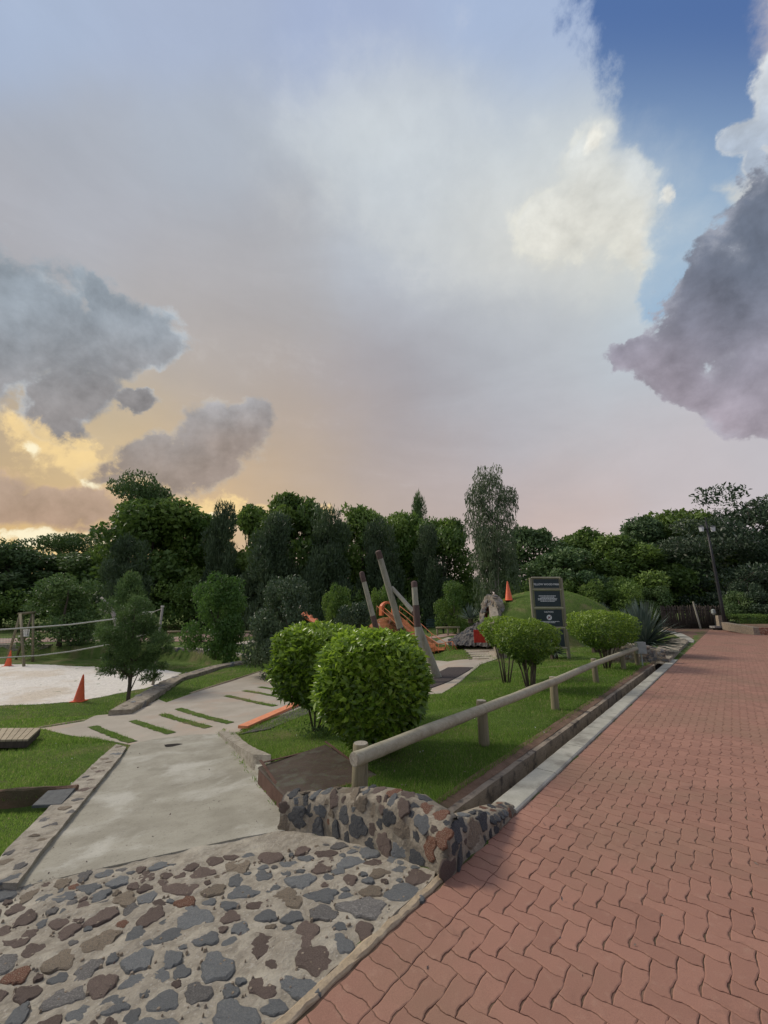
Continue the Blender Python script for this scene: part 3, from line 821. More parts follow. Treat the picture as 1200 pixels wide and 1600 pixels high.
def put_stone(kind, p, nrm, tang, rx, ry, h, parent, name='stone'):
    me = rnd.choice(STONES[kind])
    z = nrm.normalized(); x = (tang - z * tang.dot(z)).normalized(); y = z.cross(x)
    m = Matrix(((x.x, y.x, z.x, p.x), (x.y, y.y, z.y, p.y), (x.z, y.z, z.z, p.z), (0, 0, 0, 1)))
    m = m @ Matrix.Diagonal((rx, ry, h, 1))
    o = link(name, me, parent)
    if parent is not None and parent.type == 'EMPTY':
        m = Matrix.Translation(-Vector(parent.location)) @ m
    o.matrix_local = m
    return o
def tnormal(x, y):
    e = .05
    return Vector((zt(x - e, y) - zt(x + e, y), zt(x, y - e) - zt(x, y + e), 2 * e)).normalized()

# ------------------------------------------------------------------ cobbled apron
AP = [gt(-260, 1440), gt(0, 1386), gt(150, 1362), gt(300, 1328), gt(380, 1311), gt(450, 1299)] + \
     [gt(500, 1302), gt(560, 1318), gt(630, 1345), gt(680, 1366)] + [W(-.1, .058), W(-.6, .058), W(-1.1, .058), W(-1.9, .058), W(-2.6, .058)]
APX = P2(AP)
apron = sheet('cobbled_apron', AP, .032, .006, M['mortar'], skirt=.1, rough=.016, kind='structure')
pebv = MB()
_pr = random.Random(5)
_px = 0
while _px < 800:
    _x = _pr.uniform(-3.4, .7); _y = _pr.uniform(1.3, 3.6)
    _px += 1
    if not inpoly([_x], [_y], APX)[0]: continue
    _r = _pr.uniform(.004, .013); _z = zt(_x, _y) + .012
    _n = 5; _o = _pr.uniform(0, 3)
    _v = [(_x + _r * _pr.uniform(.7, 1.3) * math.cos(_o + 2 * math.pi * k / _n), _y + _r * _pr.uniform(.7, 1.3) * math.sin(_o + 2 * math.pi * k / _n), _z - .01) for k in range(_n)] + [(_x + _r * .55 * math.cos(_o + 2 * math.pi * k / _n), _y + _r * .55 * math.sin(_o + 2 * math.pi * k / _n), _z + _r * .35) for k in range(_n)]
    pebv.add(_v, [(k, (k + 1) % _n, _n + (k + 1) % _n, _n + k) for k in range(_n)] + [tuple(range(_n, 2 * _n))])
pebv.build('pebbles', M['s_tan'], apron, kind='stuff')
edging = MB()
prof = [(.012, -.05), (.014, .002), (.022, .010), (.052, .013), (.066, .002), (.066, -.05)]
v = []; f = []; NA = 70
for i in range(NA + 1):
    aa = -2.8 + (2.82) * i / NA
    for k, (s_, z_) in enumerate(prof):
        q = W(aa, s_ + (.016 * mnoise.noise(Vector((aa * 9, k * .7, 3))) if k > 2 else .010 * mnoise.noise(Vector((aa * 13, 1, 3)))), z_ + (.009 * mnoise.noise(Vector((aa * 14, k, 8))) if 0 < k < 5 else 0)); v.append(q)
for i in range(NA):
    for k in range(5): f.append((i * 6 + k, i * 6 + k + 1, (i + 1) * 6 + k + 1, (i + 1) * 6 + k))
edging.add(v, [tuple(reversed(q)) for q in f]); edging.build('mortar_edging', M['edging'], kind='structure')
placed = []
def try_cobbles(n, r0, r1, gapf):
    for _ in range(n):
        if len(placed) >= 330: return
        x = rnd.uniform(-3.4, .7); y = rnd.uniform(1.35, 3.6)
        if not inpoly([x], [y], APX)[0]: continue
        r = rnd.uniform(r0, r1)
        if polydist([x], [y], APX, True)[0] < r * .9: continue
        a_, s_ = A_S(x, y)
        ok = True
        for (pa, ps, pr) in placed:
            if math.hypot((pa - a_), (ps - s_) / 1.42) < pr + r + gapf: ok = False; break
        if not ok: continue
        placed.append((a_, s_, r))
        t = rnd.random()
        west = (s_ > 1.3)
        if west: kind = 's_brown' if t < .52 else 's_blue' if t < .74 else 's_tan' if t < .84 else 's_rust' if t < .92 else 's_grey'
        else: kind = 's_blue' if t < .52 else 's_brown' if t < .84 else 's_grey' if t < .92 else 's_tan'
        nrm = tnormal(x, y)
        tg = -NU * 1.0 + EU * rnd.uniform(-.25, .55)
        put_stone(kind, Vector((x, y, zt(x, y) + .004)), nrm, tg, r * rnd.uniform(1.2, 1.55), r * rnd.uniform(.75, 1.0), .007 + r * .05, apron)
try_cobbles(120, .080, .100, -.004); try_cobbles(5000, .054, .080, -.006); try_cobbles(9000, .034, .054, -.004); try_cobbles(4000, .020, .034, -.002)
print('cobbles', len(placed))

# ------------------------------------------------------------------ concrete ramp
RAMP = [gt(22, 1392), gt(150, 1362), gt(300, 1328), gt(380, 1311), gt(456, 1298), gt(478, 1296), gt(440, 1252), gt(400, 1200), gt(372, 1170), gt(342, 1148),
        gt(300, 1149), gt(240, 1156), gt(205, 1164), gt(186, 1190), gt(150, 1234), gt(105, 1290), gt(60, 1345)]
RAMPX = P2(RAMP)
sheet('concrete_ramp', RAMP, .12, .012, M['concrete'], skirt=.08, kind='structure')
mbs = MB()   # drain hole in the ramp: a flat disc, its inner shade painted dark
hp = gt(271, 1166)
mbs2 = MB()
v = [(hp.x, hp.y, hp.z + .0165)]; 
for k in range(18):
    an = 2 * math.pi * k / 18
    v.append((hp.x + .155 * math.cos(an) * (1 + .1 * math.sin(3 * an)), hp.y + .085 * math.sin(an) * (1 + .15 * math.sin(2 * an)), hp.z + .0165))
mbs2.add(v, [(0, k + 1, (k + 1) % 18 + 1) for k in range(18)])
mbs2.build('drain_hole_shade', M['dark'], **tagd('drain hole painted as a flat disc of dark shade on the concrete ramp near its lower end', 'drain'))
# left kerb of the ramp, stones in mortar
LK = gline([(25, 1395), (60, 1345), (105, 1290), (150, 1234), (186, 1190), (197, 1172)])
LKo = [(-32, 1392), (4, 1342), (56, 1290), (112, 1232), (164, 1182), (181, 1168)]
LKp = LK + list(reversed(gline(LKo)))
lk = sheet('ramp_kerb', LKp, .06, .055, M['mortar'], skirt=.12, rough=.014, seed=4, kind='structure')
LKX = P2(LKp); lkp = []
for _ in range(1800):
    t = rnd.random() * (len(LK) - 1); i = int(t); t -= i; o_ = gline
    c = LK[i].lerp(LK[i + 1], t)
    x = c.x + rnd.uniform(-.5, .05); y = c.y + rnd.uniform(-.1, .1)
    if not inpoly([x], [y], LKX)[0]: continue
    r = rnd.uniform(.035, .085)
    if polydist([x], [y], LKX, True)[0] < r * .8: continue
    if any(math.hypot(x - a_, y - b_) < r + c_ + .09 for a_, b_, c_ in lkp): continue
    lkp.append((x, y, r))
    kind = rnd.choice(['s_blue', 's_tan', 's_tan', 's_grey', 's_brown', 's_tan'])
    put_stone(kind, Vector((x, y, zt(x, y) + .050)), tnormal(x, y), Vector((rnd.uniform(-1, 1), rnd.uniform(-1, 1), 0)), r * 1.2, r * .85, .009, lk)
# right kerb of the ramp
RK = gline([(341, 1149), (366, 1172), (395, 1205)])
sheet('ramp_kerb', [RK[0], RK[1], RK[2], gt(422, 1207), gt(400, 1180), gt(366, 1145)], .08, .075, M['mortar'], skirt=.2, rough=.008, seed=2, zfun=lambda x, y: P_L(A_S(x, y)[1]) - .05, kind='structure')
sheet('ramp_kerb', [gt(396, 1202), gt(432, 1252), gt(458, 1292), gp(478, 1280, -.15), gp(457, 1250, -.15), gt(425, 1200)], .06, .02, M['kerb'], skirt=.3, rough=.008, seed=3, zfun=lambda x, y: P_R(A_S(x, y)[1]) + .05, kind='structure')

# ------------------------------------------------------------------ corner retaining wall of mortared stone
def front_wall():
    base = [gt(436, 1298), gt(470, 1303), gt(510, 1308), gt(560, 1322), gt(625, 1345), Vector(W(-.02, .0)), W(.14, .0), W(.45, .0), W(.8, .0), W(1.06, .01)]
    topz = [-.02, .03, .10, .20, .26, .23, .21, .14, .07, .03]
    zb = [-.45, -.42, -.4, -.35, -.3, -.2, -.1, -.1, -.1, -.1]
    thick = [.16, .20, .25, .30, .34, .30, .26, .24, .22, .20]
    # measured top line of the face
    tops_v = [1258, 1246, 1240, 1236, 1250, 1276, 1270, 1262, 1256, 1246]
    P, T, B, H = [], [], [], []
    SEG = 7
    for i in range(len(base) - 1):
        for k in range(SEG):
            t = k / SEG; P.append(base[i].lerp(base[i + 1], t)); T.append(topz[i] * (1 - t) + topz[i + 1] * t); B.append(zb[i] * (1 - t) + zb[i + 1] * t); H.append(thick[i] * (1 - t) + thick[i + 1] * t)
    P.append(base[-1]); T.append(topz[-1]); B.append(zb[-1]); H.append(thick[-1])
    # smooth normals to round the corner
    N = []
    for i in range(len(P)):
        t = (P[min(i + 4, len(P) - 1)] - P[max(i - 4, 0)]); t.z = 0; t.normalize(); N.append(Vector((-t.y, t.x, 0)))
    prof = [(0, 0), (.0, .35), (.02, .7), (.05, .9), (.16, 1.0), (.5, 1.04), (.84, .98), (.97, .8), (1, 0)]
    root = thing('retaining_wall', Vector((P[0].x, P[0].y, zt(P[0].x, P[0].y))), 'low wavy topped wall of mortared grey and rusty stones between cobbled apron, lawn and brick road', 'stone wall')
    grid = []; n = len(prof)
    for i, p in enumerate(P):
        row = []
        for q, (o, zz) in enumerate(prof):
            w_ = p + N[i] * o * H[i]; z = B[i] + (T[i] - B[i]) * zz
            nz = Vector((w_.x * 6, w_.y * 6, z * 6))
            amp = .022 if 0 < q < n - 1 else 0
            w_ = Vector((w_.x, w_.y, z)) - N[i] * amp * (mnoise.noise(nz) + .5 * mnoise.noise(nz * 2.7)) * (1 if q < 4 else 0) + Vector((0, 0, amp * .9 * mnoise.noise(nz + Vector((9, 0, 0))) * (1 if q > 2 else 0)))
            row.append(w_)
        grid.append(row)
    v = [w_ - root.location for row in grid for w_ in row]; f = []
    for i in range(len(P) - 1):
        for q in range(n - 1): f.append((i * n + q, (i + 1) * n + q, (i + 1) * n + q + 1, i * n + q + 1))
    f.append(tuple(reversed(range(n)))); f.append(tuple((len(P) - 1) * n + q for q in range(n)))
    o = link('mortar_body', mesh('mortar_body', v, f, M['wallmortar'], True), root)
    pl = []
    for (cnt, r0, r1) in ((1500, .070, .105), (3500, .045, .07), (5000, .024, .045)):
        for _ in range(cnt):
            if len(pl) > 240: break
            fi = rnd.uniform(.5, len(P) - 1.5); fq = rnd.uniform(.15, 5.4)
            i = int(fi); q = int(fq); ti = fi - i; tq = fq - q
            g00, g10, g01, g11 = grid[i][q], grid[i + 1][q], grid[i][q + 1], grid[i + 1][q + 1]
            p = (g00 * (1 - ti) + g10 * ti) * (1 - tq) + (g01 * (1 - ti) + g11 * ti) * tq
            if p.z < (zt(p.x, p.y - .1) if fi < 32 else 0) + .012 and q < 3: continue
            r = rnd.uniform(r0, r1)
            if fq > 2.4: r = min(r, .060)
            if fi > len(P) - 12: r = min(r, .036)
            if any((p - a_).length < (r + b_) * .92 + .002 for a_, b_ in pl): continue
            tg = (g10 - g00).normalized(); up = (g01 - g00)
            if up.length < 1e-4: continue
            nr = tg.cross(up.normalized()); 
            if nr.length < .2: continue
            pl.append((p, r))
            t = rnd.random()
            kind = 's_dark' if t < .45 else 's_blue' if t < .68 else 's_brown' if t < .80 else 's_rust' if t < .90 else 's_tan'
            put_stone(kind, p - nr.normalized() * .004, nr, tg, r * rnd.uniform(.9, 1.15), r * rnd.uniform(.75, 1.0), .006 + r * .045, root)
    return root
front_wall()

# ------------------------------------------------------------------ brown access plate beside the wall
pz = -.19
pc = PLC
mb = MB()
def slab_geo(c4, th, bevel=.012):
    cen = sum(c4, Vector()) / 4
    inn = [p + (cen - p).normalized() * bevel for p in c4]
    v = [p.copy() for p in inn] + [p - Vector((0, 0, bevel)) for p in c4] + [p - Vector((0, 0, th)) for p in c4]
    f = [(0, 1, 2, 3)] + [(k, 4 + k, 4 + (k + 1) % 4, (k + 1) % 4) for k in range(4)] + [(4 + k, 8 + k, 8 + (k + 1) % 4, 4 + (k + 1) % 4) for k in range(4)] + [(11, 10, 9, 8)]
    if (c4[1] - c4[0]).cross(c4[2] - c4[1]).z < 0: f = [tuple(reversed(q)) for q in f]
    return v, f
pl = thing('drain_cover', (pc[3].x, pc[3].y, pc[3].z - .2), 'big flat dark brown mossy cover slab beside the concrete ramp and the first fence post', 'cover slab')
v, f = slab_geo(pc, .02); pl_o = link('cover_sheet', mesh('cover_sheet', [p - pl.location for p in v], f, M['plate']), pl)
cenp = sum(pc, Vector()) / 4
v, f = slab_geo([p + (cenp - p).normalized() * .012 - Vector((0, 0, .021)) for p in pc], .20); link('frame', mesh('frame', [p - pl.location for p in v], f, M['plateside']), pl)
# bolts, rim
mb = MB()
for i in range(4):
    a_, b_ = pc[i], pc[(i + 1) % 4]
    d = (b_ - a_); L = d.length; d.normalize(); inw = (cenp - (a_ + b_) / 2).normalized()
    mb.box((a_ + b_) / 2 + inw * .02 + Vector((0, 0, .004)) - pl.location, (L - .06, .03, .008), Matrix(((d.x, -d.y, 0), (d.y, d.x, 0), (0, 0, 1))))
mb.build('rim', M['plateside'], pl)

# ------------------------------------------------------------------ path with grass strips
PATH = gline([(60, 1139), (75, 1137), (130, 1128), (210, 1111), (260, 1098), (300, 1084), (360, 1065), (420, 1046), (448, 1037), (520, 1033), (640, 1034), (700, 1034), (738, 1030), (752, 1034), (738, 1046), (704, 1076), (690, 1084), (660, 1086), (600, 1072), (520, 1078),
              (481, 1103), (440, 1118), (400, 1130), (372, 1146), (345, 1150), (300, 1150), (240, 1157), (205, 1165), (180, 1160), (150, 1155), (110, 1150)])
path = sheet('garden_path', PATH, .22, .009, M['slab'], skirt=.05, kind='structure')
PATHX = P2(PATH)
STR = [((144, 1136), (207, 1161), 8), ((207, 1127), (268, 1147), 8), ((253, 1117), (326, 1138), 8), ((278, 1108), (360, 1131), 8), ((353, 1088), (430, 1104), 5), ((381, 1080), (457, 1093), 5), ((405, 1074), (474, 1086), 4), ((424, 1067), (480, 1077), 4)]
STRX = []
for (a_, b_, w_) in STR:
    pa, pb = gt(*a_), gt(*b_)
    d = (pb - pa).normalized(); nn = Vector((-d.y, d.x, 0)) * .085
    q = [pa + nn, pa - nn, pb - nn, pb + nn]
    STRX.append(P2(q))
    sheet('grass_strip', q, .1, .018, M['lawn'], skirt=.0, jitter=.02, kind='stuff')
# individual slabs show between the strips: joints cut as thin dark grooves would be; pale edging on the far side
strip_solid(P2(gline([(60, 1139), (130, 1127), (210, 1110.5), (300, 1083.5), (420, 1045.5), (446, 1037)])), .07, [zt(*P2([gt(u, v)])[0]) + .03 for u, v in ((60, 1139), (130, 1127), (210, 1110.5), (300, 1083.5), (420, 1045.5), (446, 1037))], -1.3,
            'path_edging', M['edging'], None, side=1, kind='structure')
# orange low balance beam and grey strip
oa, ob = gt(379, 1141), gt(490, 1091)
d = (ob - oa); L = d.length; d.normalize()
nn = Vector((-d.y, d.x, 0))
be = thing('balance_beam', oa, 'long faded orange beam lying flat along the path edge beside the big shrubs', 'beam')
m3 = Matrix(((d.x, nn.x, 0), (d.y, nn.y, 0), (d.z, 0, 1)))
mb = MB(); mb.box(d * L * .5 + Vector((0, 0, .05)), (L, .20, .05), m3); mb.build('board', M['beam'], be)
mb = MB()
for t in (.05, .5, .95): mb.box(d * L * t + Vector((0, 0, .012)), (.06, .16, .03), m3)
mb.build('bearer', M['darkwood'], be)
sheet('concrete_strip', [gt(384, 1146), gt(373, 1149), gt(420, 1141), gt(480, 1117), gt(500, 1108), gt(496, 1096), gt(440, 1120)], .12, .02, M['gravel'], skirt=.05, kind='structure')

# timber deck, left edge
dk = thing('timber_deck', gt(30, 1150), 'weathered plank deck at the left edge of the lawn beyond the ramp', 'deck')
c0, c1, c2, c3_ = gp(-70, 1138, -.62), gp(64, 1137, -.62), gp(44, 1155, -.62), gp(-70, 1157, -.62)
for q in range(13):
    t0, t1 = q / 13 + .004, (q + 1) / 13 - .004
    a_, b_ = c0.lerp(c1, t0), c0.lerp(c1, t1); e_, g_ = c3_.lerp(c2, t1), c3_.lerp(c2, t0)
    v, f = slab_geo([a_, b_, e_, g_], .03, .004); link('plank', mesh('plank', [p - dk.location for p in v], f, M['deck']), dk)
v, f = slab_geo([c0 - Vector((0, 0, .033)), c1 - Vector((0, 0, .033)), c2 - Vector((0, 0, .033)), c3_ - Vector((0, 0, .033))], .10, .004)
link('frame', mesh('frame', [p - dk.location for p in v], f, M['darkwood']), dk)
# little drain with slate slab in the left lawn
strip_solid(P2([TRO[0], TRO[1]]), .06, [TRO[0].z + .02, TRO[1].z + .02], -.95, 'drain_edge', M['soil'], None, side=1, segs=12, noise_amp=.015, kind='structure')
v, f = slab_geo([gp(75, 1235, -.50), gp(118, 1231, -.50), gp(96, 1256, -.49), gp(50, 1258, -.50)], .03, .006)
link('slate_slab', mesh('slate_slab', v, f, M['slate']), **tagd('small dark slate slab lying across the narrow drain in the left lawn', 'slab'))

# rubber mat under the poles
sheet('rubber_mat', gline([(660, 1062), (700, 1044), (740, 1044), (668, 1078)]), .2, .03, M['rubber'], skirt=.03, kind='structure')

# ------------------------------------------------------------------ ground
CUTP = [APX, RAMPX, LKX, PATHX]
def axis(lo, hi, step, far_lo, far_hi):
    a = list(np.arange(lo, hi + 1e-6, step))
    s = step; x = lo
    while x > far_lo: s *= 1.18; x -= s; a.insert(0, x)
    s = step; x = a[-1]
    while x < far_hi: s *= 1.18; x += s; a.append(x)
    return np.array(a)
gxs = axis(-15, 16, .13, -700, 700); gys = axis(1.6, 27, .13, -60, 1500)
GX, GY = np.meshgrid(gxs, gys); GZ = zf(GX.ravel(), GY.ravel(), True)
for cp_ in CUTP:
    gi = inpoly(GX.ravel(), GY.ravel(), cp_) & (polydist(GX.ravel(), GY.ravel(), cp_, True) > .07)
    GZ = np.where(gi, GZ - .09, GZ)
nx, ny = len(gxs), len(gys)
idx = np.arange(nx * ny).reshape(ny, nx)
gf = np.stack([idx[:-1, :-1].ravel(), idx[:-1, 1:].ravel(), idx[1:, 1:].ravel(), idx[1:, :-1].ravel()], 1)
gm = bpy.data.meshes.new('ground')
gm.from_pydata(np.stack([GX.ravel(), GY.ravel(), GZ], 1).tolist(), [], gf.tolist())
gm.materials.append(M['lawn']); gm.polygons.foreach_set('use_smooth', [True] * len(gm.polygons))
link('lawn', gm, kind='structure')


# ------------------------------------------------------------------ leaves
def leaf_cloud(name, C, Dr, size, mat, tint, shape='leaf', aspect=.45, curl=.25, jit=.5, face=False):
    """many small folded leaves: centres C, outward directions Dr, sizes; two quads each folded on the midrib"""
    n = len(C)
    Dr = Dr / np.maximum(np.linalg.norm(Dr, axis=1, keepdims=True), 1e-6)
    ax = Dr + rng.normal(0, jit, (n, 3)); ax /= np.maximum(np.linalg.norm(ax, axis=1, keepdims=True), 1e-6)
    rv = rng.normal(0, 1, (n, 3)); sd = np.cross(ax, rv); sd /= np.maximum(np.linalg.norm(sd, axis=1, keepdims=True), 1e-6)
    up = np.cross(sd, ax)
    if face:
        N = Dr + rng.normal(0, jit * .9, (n, 3)) + np.array([0, 0, .15]); N /= np.maximum(np.linalg.norm(N, axis=1, keepdims=True), 1e-6)
        t_ = np.cross(N, rng.normal(0, 1, (n, 3))); t_ /= np.maximum(np.linalg.norm(t_, axis=1, keepdims=True), 1e-6)
        ax = t_ + Dr * .35 + np.array([0, 0, .55]); ax /= np.linalg.norm(ax, axis=1, keepdims=True)
        sd = np.cross(ax, N); sd /= np.maximum(np.linalg.norm(sd, axis=1, keepdims=True), 1e-6); up = np.cross(sd, ax)
    L = size[:, None]; w = L * aspect * .5
    base = C; tip = C + ax * L - up * L * curl * .4
    mid = C + ax * L * .5 + up * L * curl * .12
    l = C + ax * L * .48 + sd * w + up * w * .35; r = C + ax * L * .48 - sd * w + up * w * .35
    if shape == 'leaf':
        V = np.stack([base, r, tip, l], 1).reshape(-1, 3)
        # two triangles folded along base-tip
        i0 = np.arange(n) * 4
        F = np.concatenate([np.stack([i0, i0 + 1, i0 + 2], 1), np.stack([i0, i0 + 2, i0 + 3], 1)], 0)
        T = np.concatenate([tint, tint])
    else:
        V = np.stack([base + sd * w * .5, base - sd * w * .5, tip], 1).reshape(-1, 3)
        i0 = np.arange(n) * 3; F = np.stack([i0, i0 + 1, i0 + 2], 1); T = tint
    me = bpy.data.meshes.new(name)
    me.vertices.add(len(V)); me.vertices.foreach_set('co', V.astype(np.float32).ravel())
    me.loops.add(F.size); me.loops.foreach_set('vertex_index', F.astype(np.int32).ravel())
    me.polygons.add(len(F)); me.polygons.foreach_set('loop_start', np.arange(0, F.size, 3, dtype=np.int32)); me.polygons.foreach_set('loop_total', np.full(len(F), 3, np.int32))
    me.materials.append(mat)
    at = me.attributes.new('tint', 'FLOAT', 'FACE'); at.data.foreach_set('value', T.astype(np.float32))
    me.update(calc_edges=True)
    return me
def unit(n):
    v = rng.normal(0, 1, (n, 3)); return v / np.linalg.norm(v, axis=1, keepdims=True)
def clustered(cl, n, shell=.75, flat=1.0):
    """cl: array of clusters (x,y,z,rx,ry,rz); leaf centres mostly near the skins"""
    cl = np.array(cl); wt = (cl[:, 3] * cl[:, 5]); wt = wt / wt.sum()
    k = rng.choice(len(cl), n, p=wt)
    d = unit(n); rad = shell + (1 - shell) * rng.random(n) ** .6
    rad = np.where(rng.random(n) < .25, rng.random(n) ** .5, rad)
    rad = rad * (1 + rng.normal(0, .10, n))
    off = d * rad[:, None] * cl[k, 3:6]
    return cl[k, :3] + off, d, k

# ------------------------------------------------------------------ trees
def limbs(mb, H, tgt, r0, n, th, rr, lean=0.0):
    top = Vector((lean * H, 0, H))
    pts = []; rad = []
    for i in range(8):
        t = i / 7; pts.append(Vector((lean * H * t + rr.uniform(-.02, .02) * H * t, rr.uniform(-.02, .02) * H * t, H * t))); rad.append(r0 * (1 - t * .85) * (1.35 if i == 0 else 1))
    mb.tube(pts, rad, 8, .06)
    for q in range(n):
        c = Vector(tgt[rr.randrange(len(tgt))][:3]); t = max(th, min(.9, c.z / H * rr.uniform(.45, .75)))
        k = t * 7; i = min(6, int(k)); s = pts[i].lerp(pts[i + 1], k - i)
        m1 = s.lerp(c, .5) + Vector((rr.uniform(-.04, .04) * H, rr.uniform(-.04, .04) * H, rr.uniform(-.02, .05) * H))
        rb = r0 * (1 - t * .8) * .5
        mb.tube([s, m1, c], [rb, rb * .6, rb * .2], 5, .05)
def make_tree(kind, seed):
    """returns (crown mesh, trunk mesh) of a tree normalised to height 1 and about width 1 where w is set by scale"""
    rr = random.Random(seed); cl = []; mb = MB()
    if kind == 'broad':
        for q in range(34):
            a = rr.uniform(0, 2 * math.pi); z = rr.uniform(.16, .92); R = .46 * math.sin(math.pi * min(1, (z - .02) / .98) ** .8) ** .6
            r = R * rr.uniform(.35, .95); s = rr.uniform(.09, .17)
            cl.append((r * math.cos(a), r * math.sin(a), z, s, s, s * .75))
        for q in range(9):
            a = rr.uniform(0, 6.28); r = rr.uniform(0, .22); cl.append((r * math.cos(a), r * math.sin(a), rr.uniform(.86, .97), .06, .06, .05))
        n, sz, mat, shp, asp, dj = 15000, (.028, .052), 'l_green', 'leaf', .55, .6; th = .15
    elif kind == 'feather':
        for q in range(30):
            a = rr.uniform(0, 2 * math.pi); z = rr.uniform(.2, .95); R = .5 * math.sin(math.pi * min(1, z) ** .7) ** .5
            r = R * rr.uniform(.3, 1); s = rr.uniform(.09, .16)
            cl.append((r * math.cos(a), r * math.sin(a), z, s * 1.25, s * 1.25, s * .5))
        n, sz, mat, shp, asp, dj = 10000, (.02, .042), 'l_silver', 'leaf', .4, .8; th = .2
    elif kind == 'column':
        for q in range(46):
            z = rr.uniform(.04, .98); R = .42 * (1 - z ** 2.2) ** .7 + .05
            a = rr.uniform(0, 6.28); r = R * rr.uniform(.2, .85); s = rr.uniform(.08, .14)
            cl.append((r * math.cos(a), r * math.sin(a), z, s, s, s * 1.1))
        n, sz, mat, shp, asp, dj = 15000, (.03, .065), 'l_cas', 'leaf', .26, .55; th = .05
    elif kind == 'euc':
        for q in range(52):
            z = .33 + .62 * (q / 51) + rr.uniform(-.02, .02); R = .40 * max(0, math.sin(math.pi * min(1, max(0.02, (z - .20) / .84)))) ** .55
            a = q * 2.4 + rr.uniform(-.3, .3); r = R * rr.uniform(.25, .95); s = rr.uniform(.09, .15) * (1 if z < .85 else .75)
            cl.append((r * math.cos(a), r * math.sin(a), z, s * 1.15, s * 1.15, s * .42))
        for q in range(26):
            z = rr.uniform(.14, .55); a = rr.uniform(0, 6.28); r = rr.uniform(.05, .42); s = rr.uniform(.05, .08)
            cl.append((r * math.cos(a), r * math.sin(a), z, s * .7, s * .7, s * 1.7))
        n, sz, mat, shp, asp, dj = 15000, (.020, .040), 'l_euc', 'leaf', .38, .5; th = .18
    elif kind == 'umbrella':
        for q in range(18):
            a = rr.uniform(0, 6.28); r = rr.uniform(.0, .46); z = rr.choice((.62, .78, .9)) + rr.uniform(-.05, .05)
            r *= {0: 1}.get(0, 1) * (1.1 - (z - .6)); s = rr.uniform(.09, .15)
            cl.append((r * math.cos(a), r * math.sin(a), z, s * 1.2, s * 1.2, s * .42))
        n, sz, mat, shp, asp, dj = 6500, (.02, .035), 'l_olive', 'leaf', .5, .7; th = .3
    elif kind == 'bush':
        for q in range(26):
            a = rr.uniform(0, 6.28); z = rr.uniform(.06, .86); R = .46 * (1 - (z * .95) ** 2.5) ** .5
            r = R * rr.uniform(.3, .95); s = rr.uniform(.12, .2)
            cl.append((r * math.cos(a), r * math.sin(a), z, s * .9, s * .9, s * .8))
        n, sz, mat, shp, asp, dj = 9000, (.03, .055), 'l_bright', 'leaf', .5, .6; th = .05
    cl2 = [c for c in cl]
    C_, D_, k = clustered(cl2, n, .7)
    S = rng.uniform(sz[0], sz[1], n)
    if kind in ('column', 'euc'): D_ = D_ * .6 + np.array([0, 0, -.8 if kind == 'euc' else .9])
    else: D_ = D_ + np.array([0, 0, .25])
    ctint = rng.random(len(cl2))
    tint = np.clip(ctint[k] * .55 + rng.random(n) * .45, 0, .91)
    if kind == 'feather': tint = np.where(rng.random(n) < .05, .99, tint)
    crown = leaf_cloud('crown', C_, D_, S, M[mat], tint, shp, asp, jit=dj, face=kind in ('broad', 'bush', 'umbrella', 'feather'))
    limbs(mb, .86 if kind != 'umbrella' else .8, cl2, .016 if kind in ('column', 'euc') else .024, 14 if kind == 'euc' else 9, th, rr)
    if kind == 'euc':
        for q in range(3):
            a = q * 2.1 + .4; p1 = Vector((.02 * math.cos(a), .02 * math.sin(a), .0)); p2 = Vector((.10 * math.cos(a), .10 * math.sin(a), .45)); p3 = Vector((.16 * math.cos(a), .16 * math.sin(a), .82))
            mb.tube([p1, p2, p3], [.012, .009, .003], 6)
    trunk = mb.mesh('trunk', M['palebark' if kind == 'euc' else 'bark'], True)
    return crown, trunk
TREES = {}
def tree_variant(kind, seed, matkey=None):
    key = (kind, seed, matkey)
    if key not in TREES:
        base = (kind, seed, None)
        if base not in TREES: TREES[base] = make_tree(kind, seed)
        if matkey:
            c = TREES[base][0].copy(); c.materials[0] = M[matkey]; TREES[key] = (c, TREES[base][1])
    return TREES[key]
def tree(name, kind, seed, u, v_top, y, wpx, label, cat='tree', group=None, matkey=None, base_z=None, hscale=1.0, sink=0.0):
    top = gy(u, v_top, y)
    x = top.x; bz_ = zt(x, y) if base_z is None else base_z
    H = (top.z - bz_) * hscale
    dep = y * CP + (bz_ + H * .5 - EYE) * SP
    Wd = wpx / FPX * dep
    c, t = tree_variant(kind, seed, matkey)
    root = thing(name, (x, y, bz_ - sink), label, cat, group, rz=rnd.uniform(0, 6.28))
    for nm, me in (('crown', c), ('trunk', t)):
        o = link(nm, me, root); o.scale = (Wd, Wd, H / .97 + sink)
    return root
GW = 'trees of the wood behind the park'
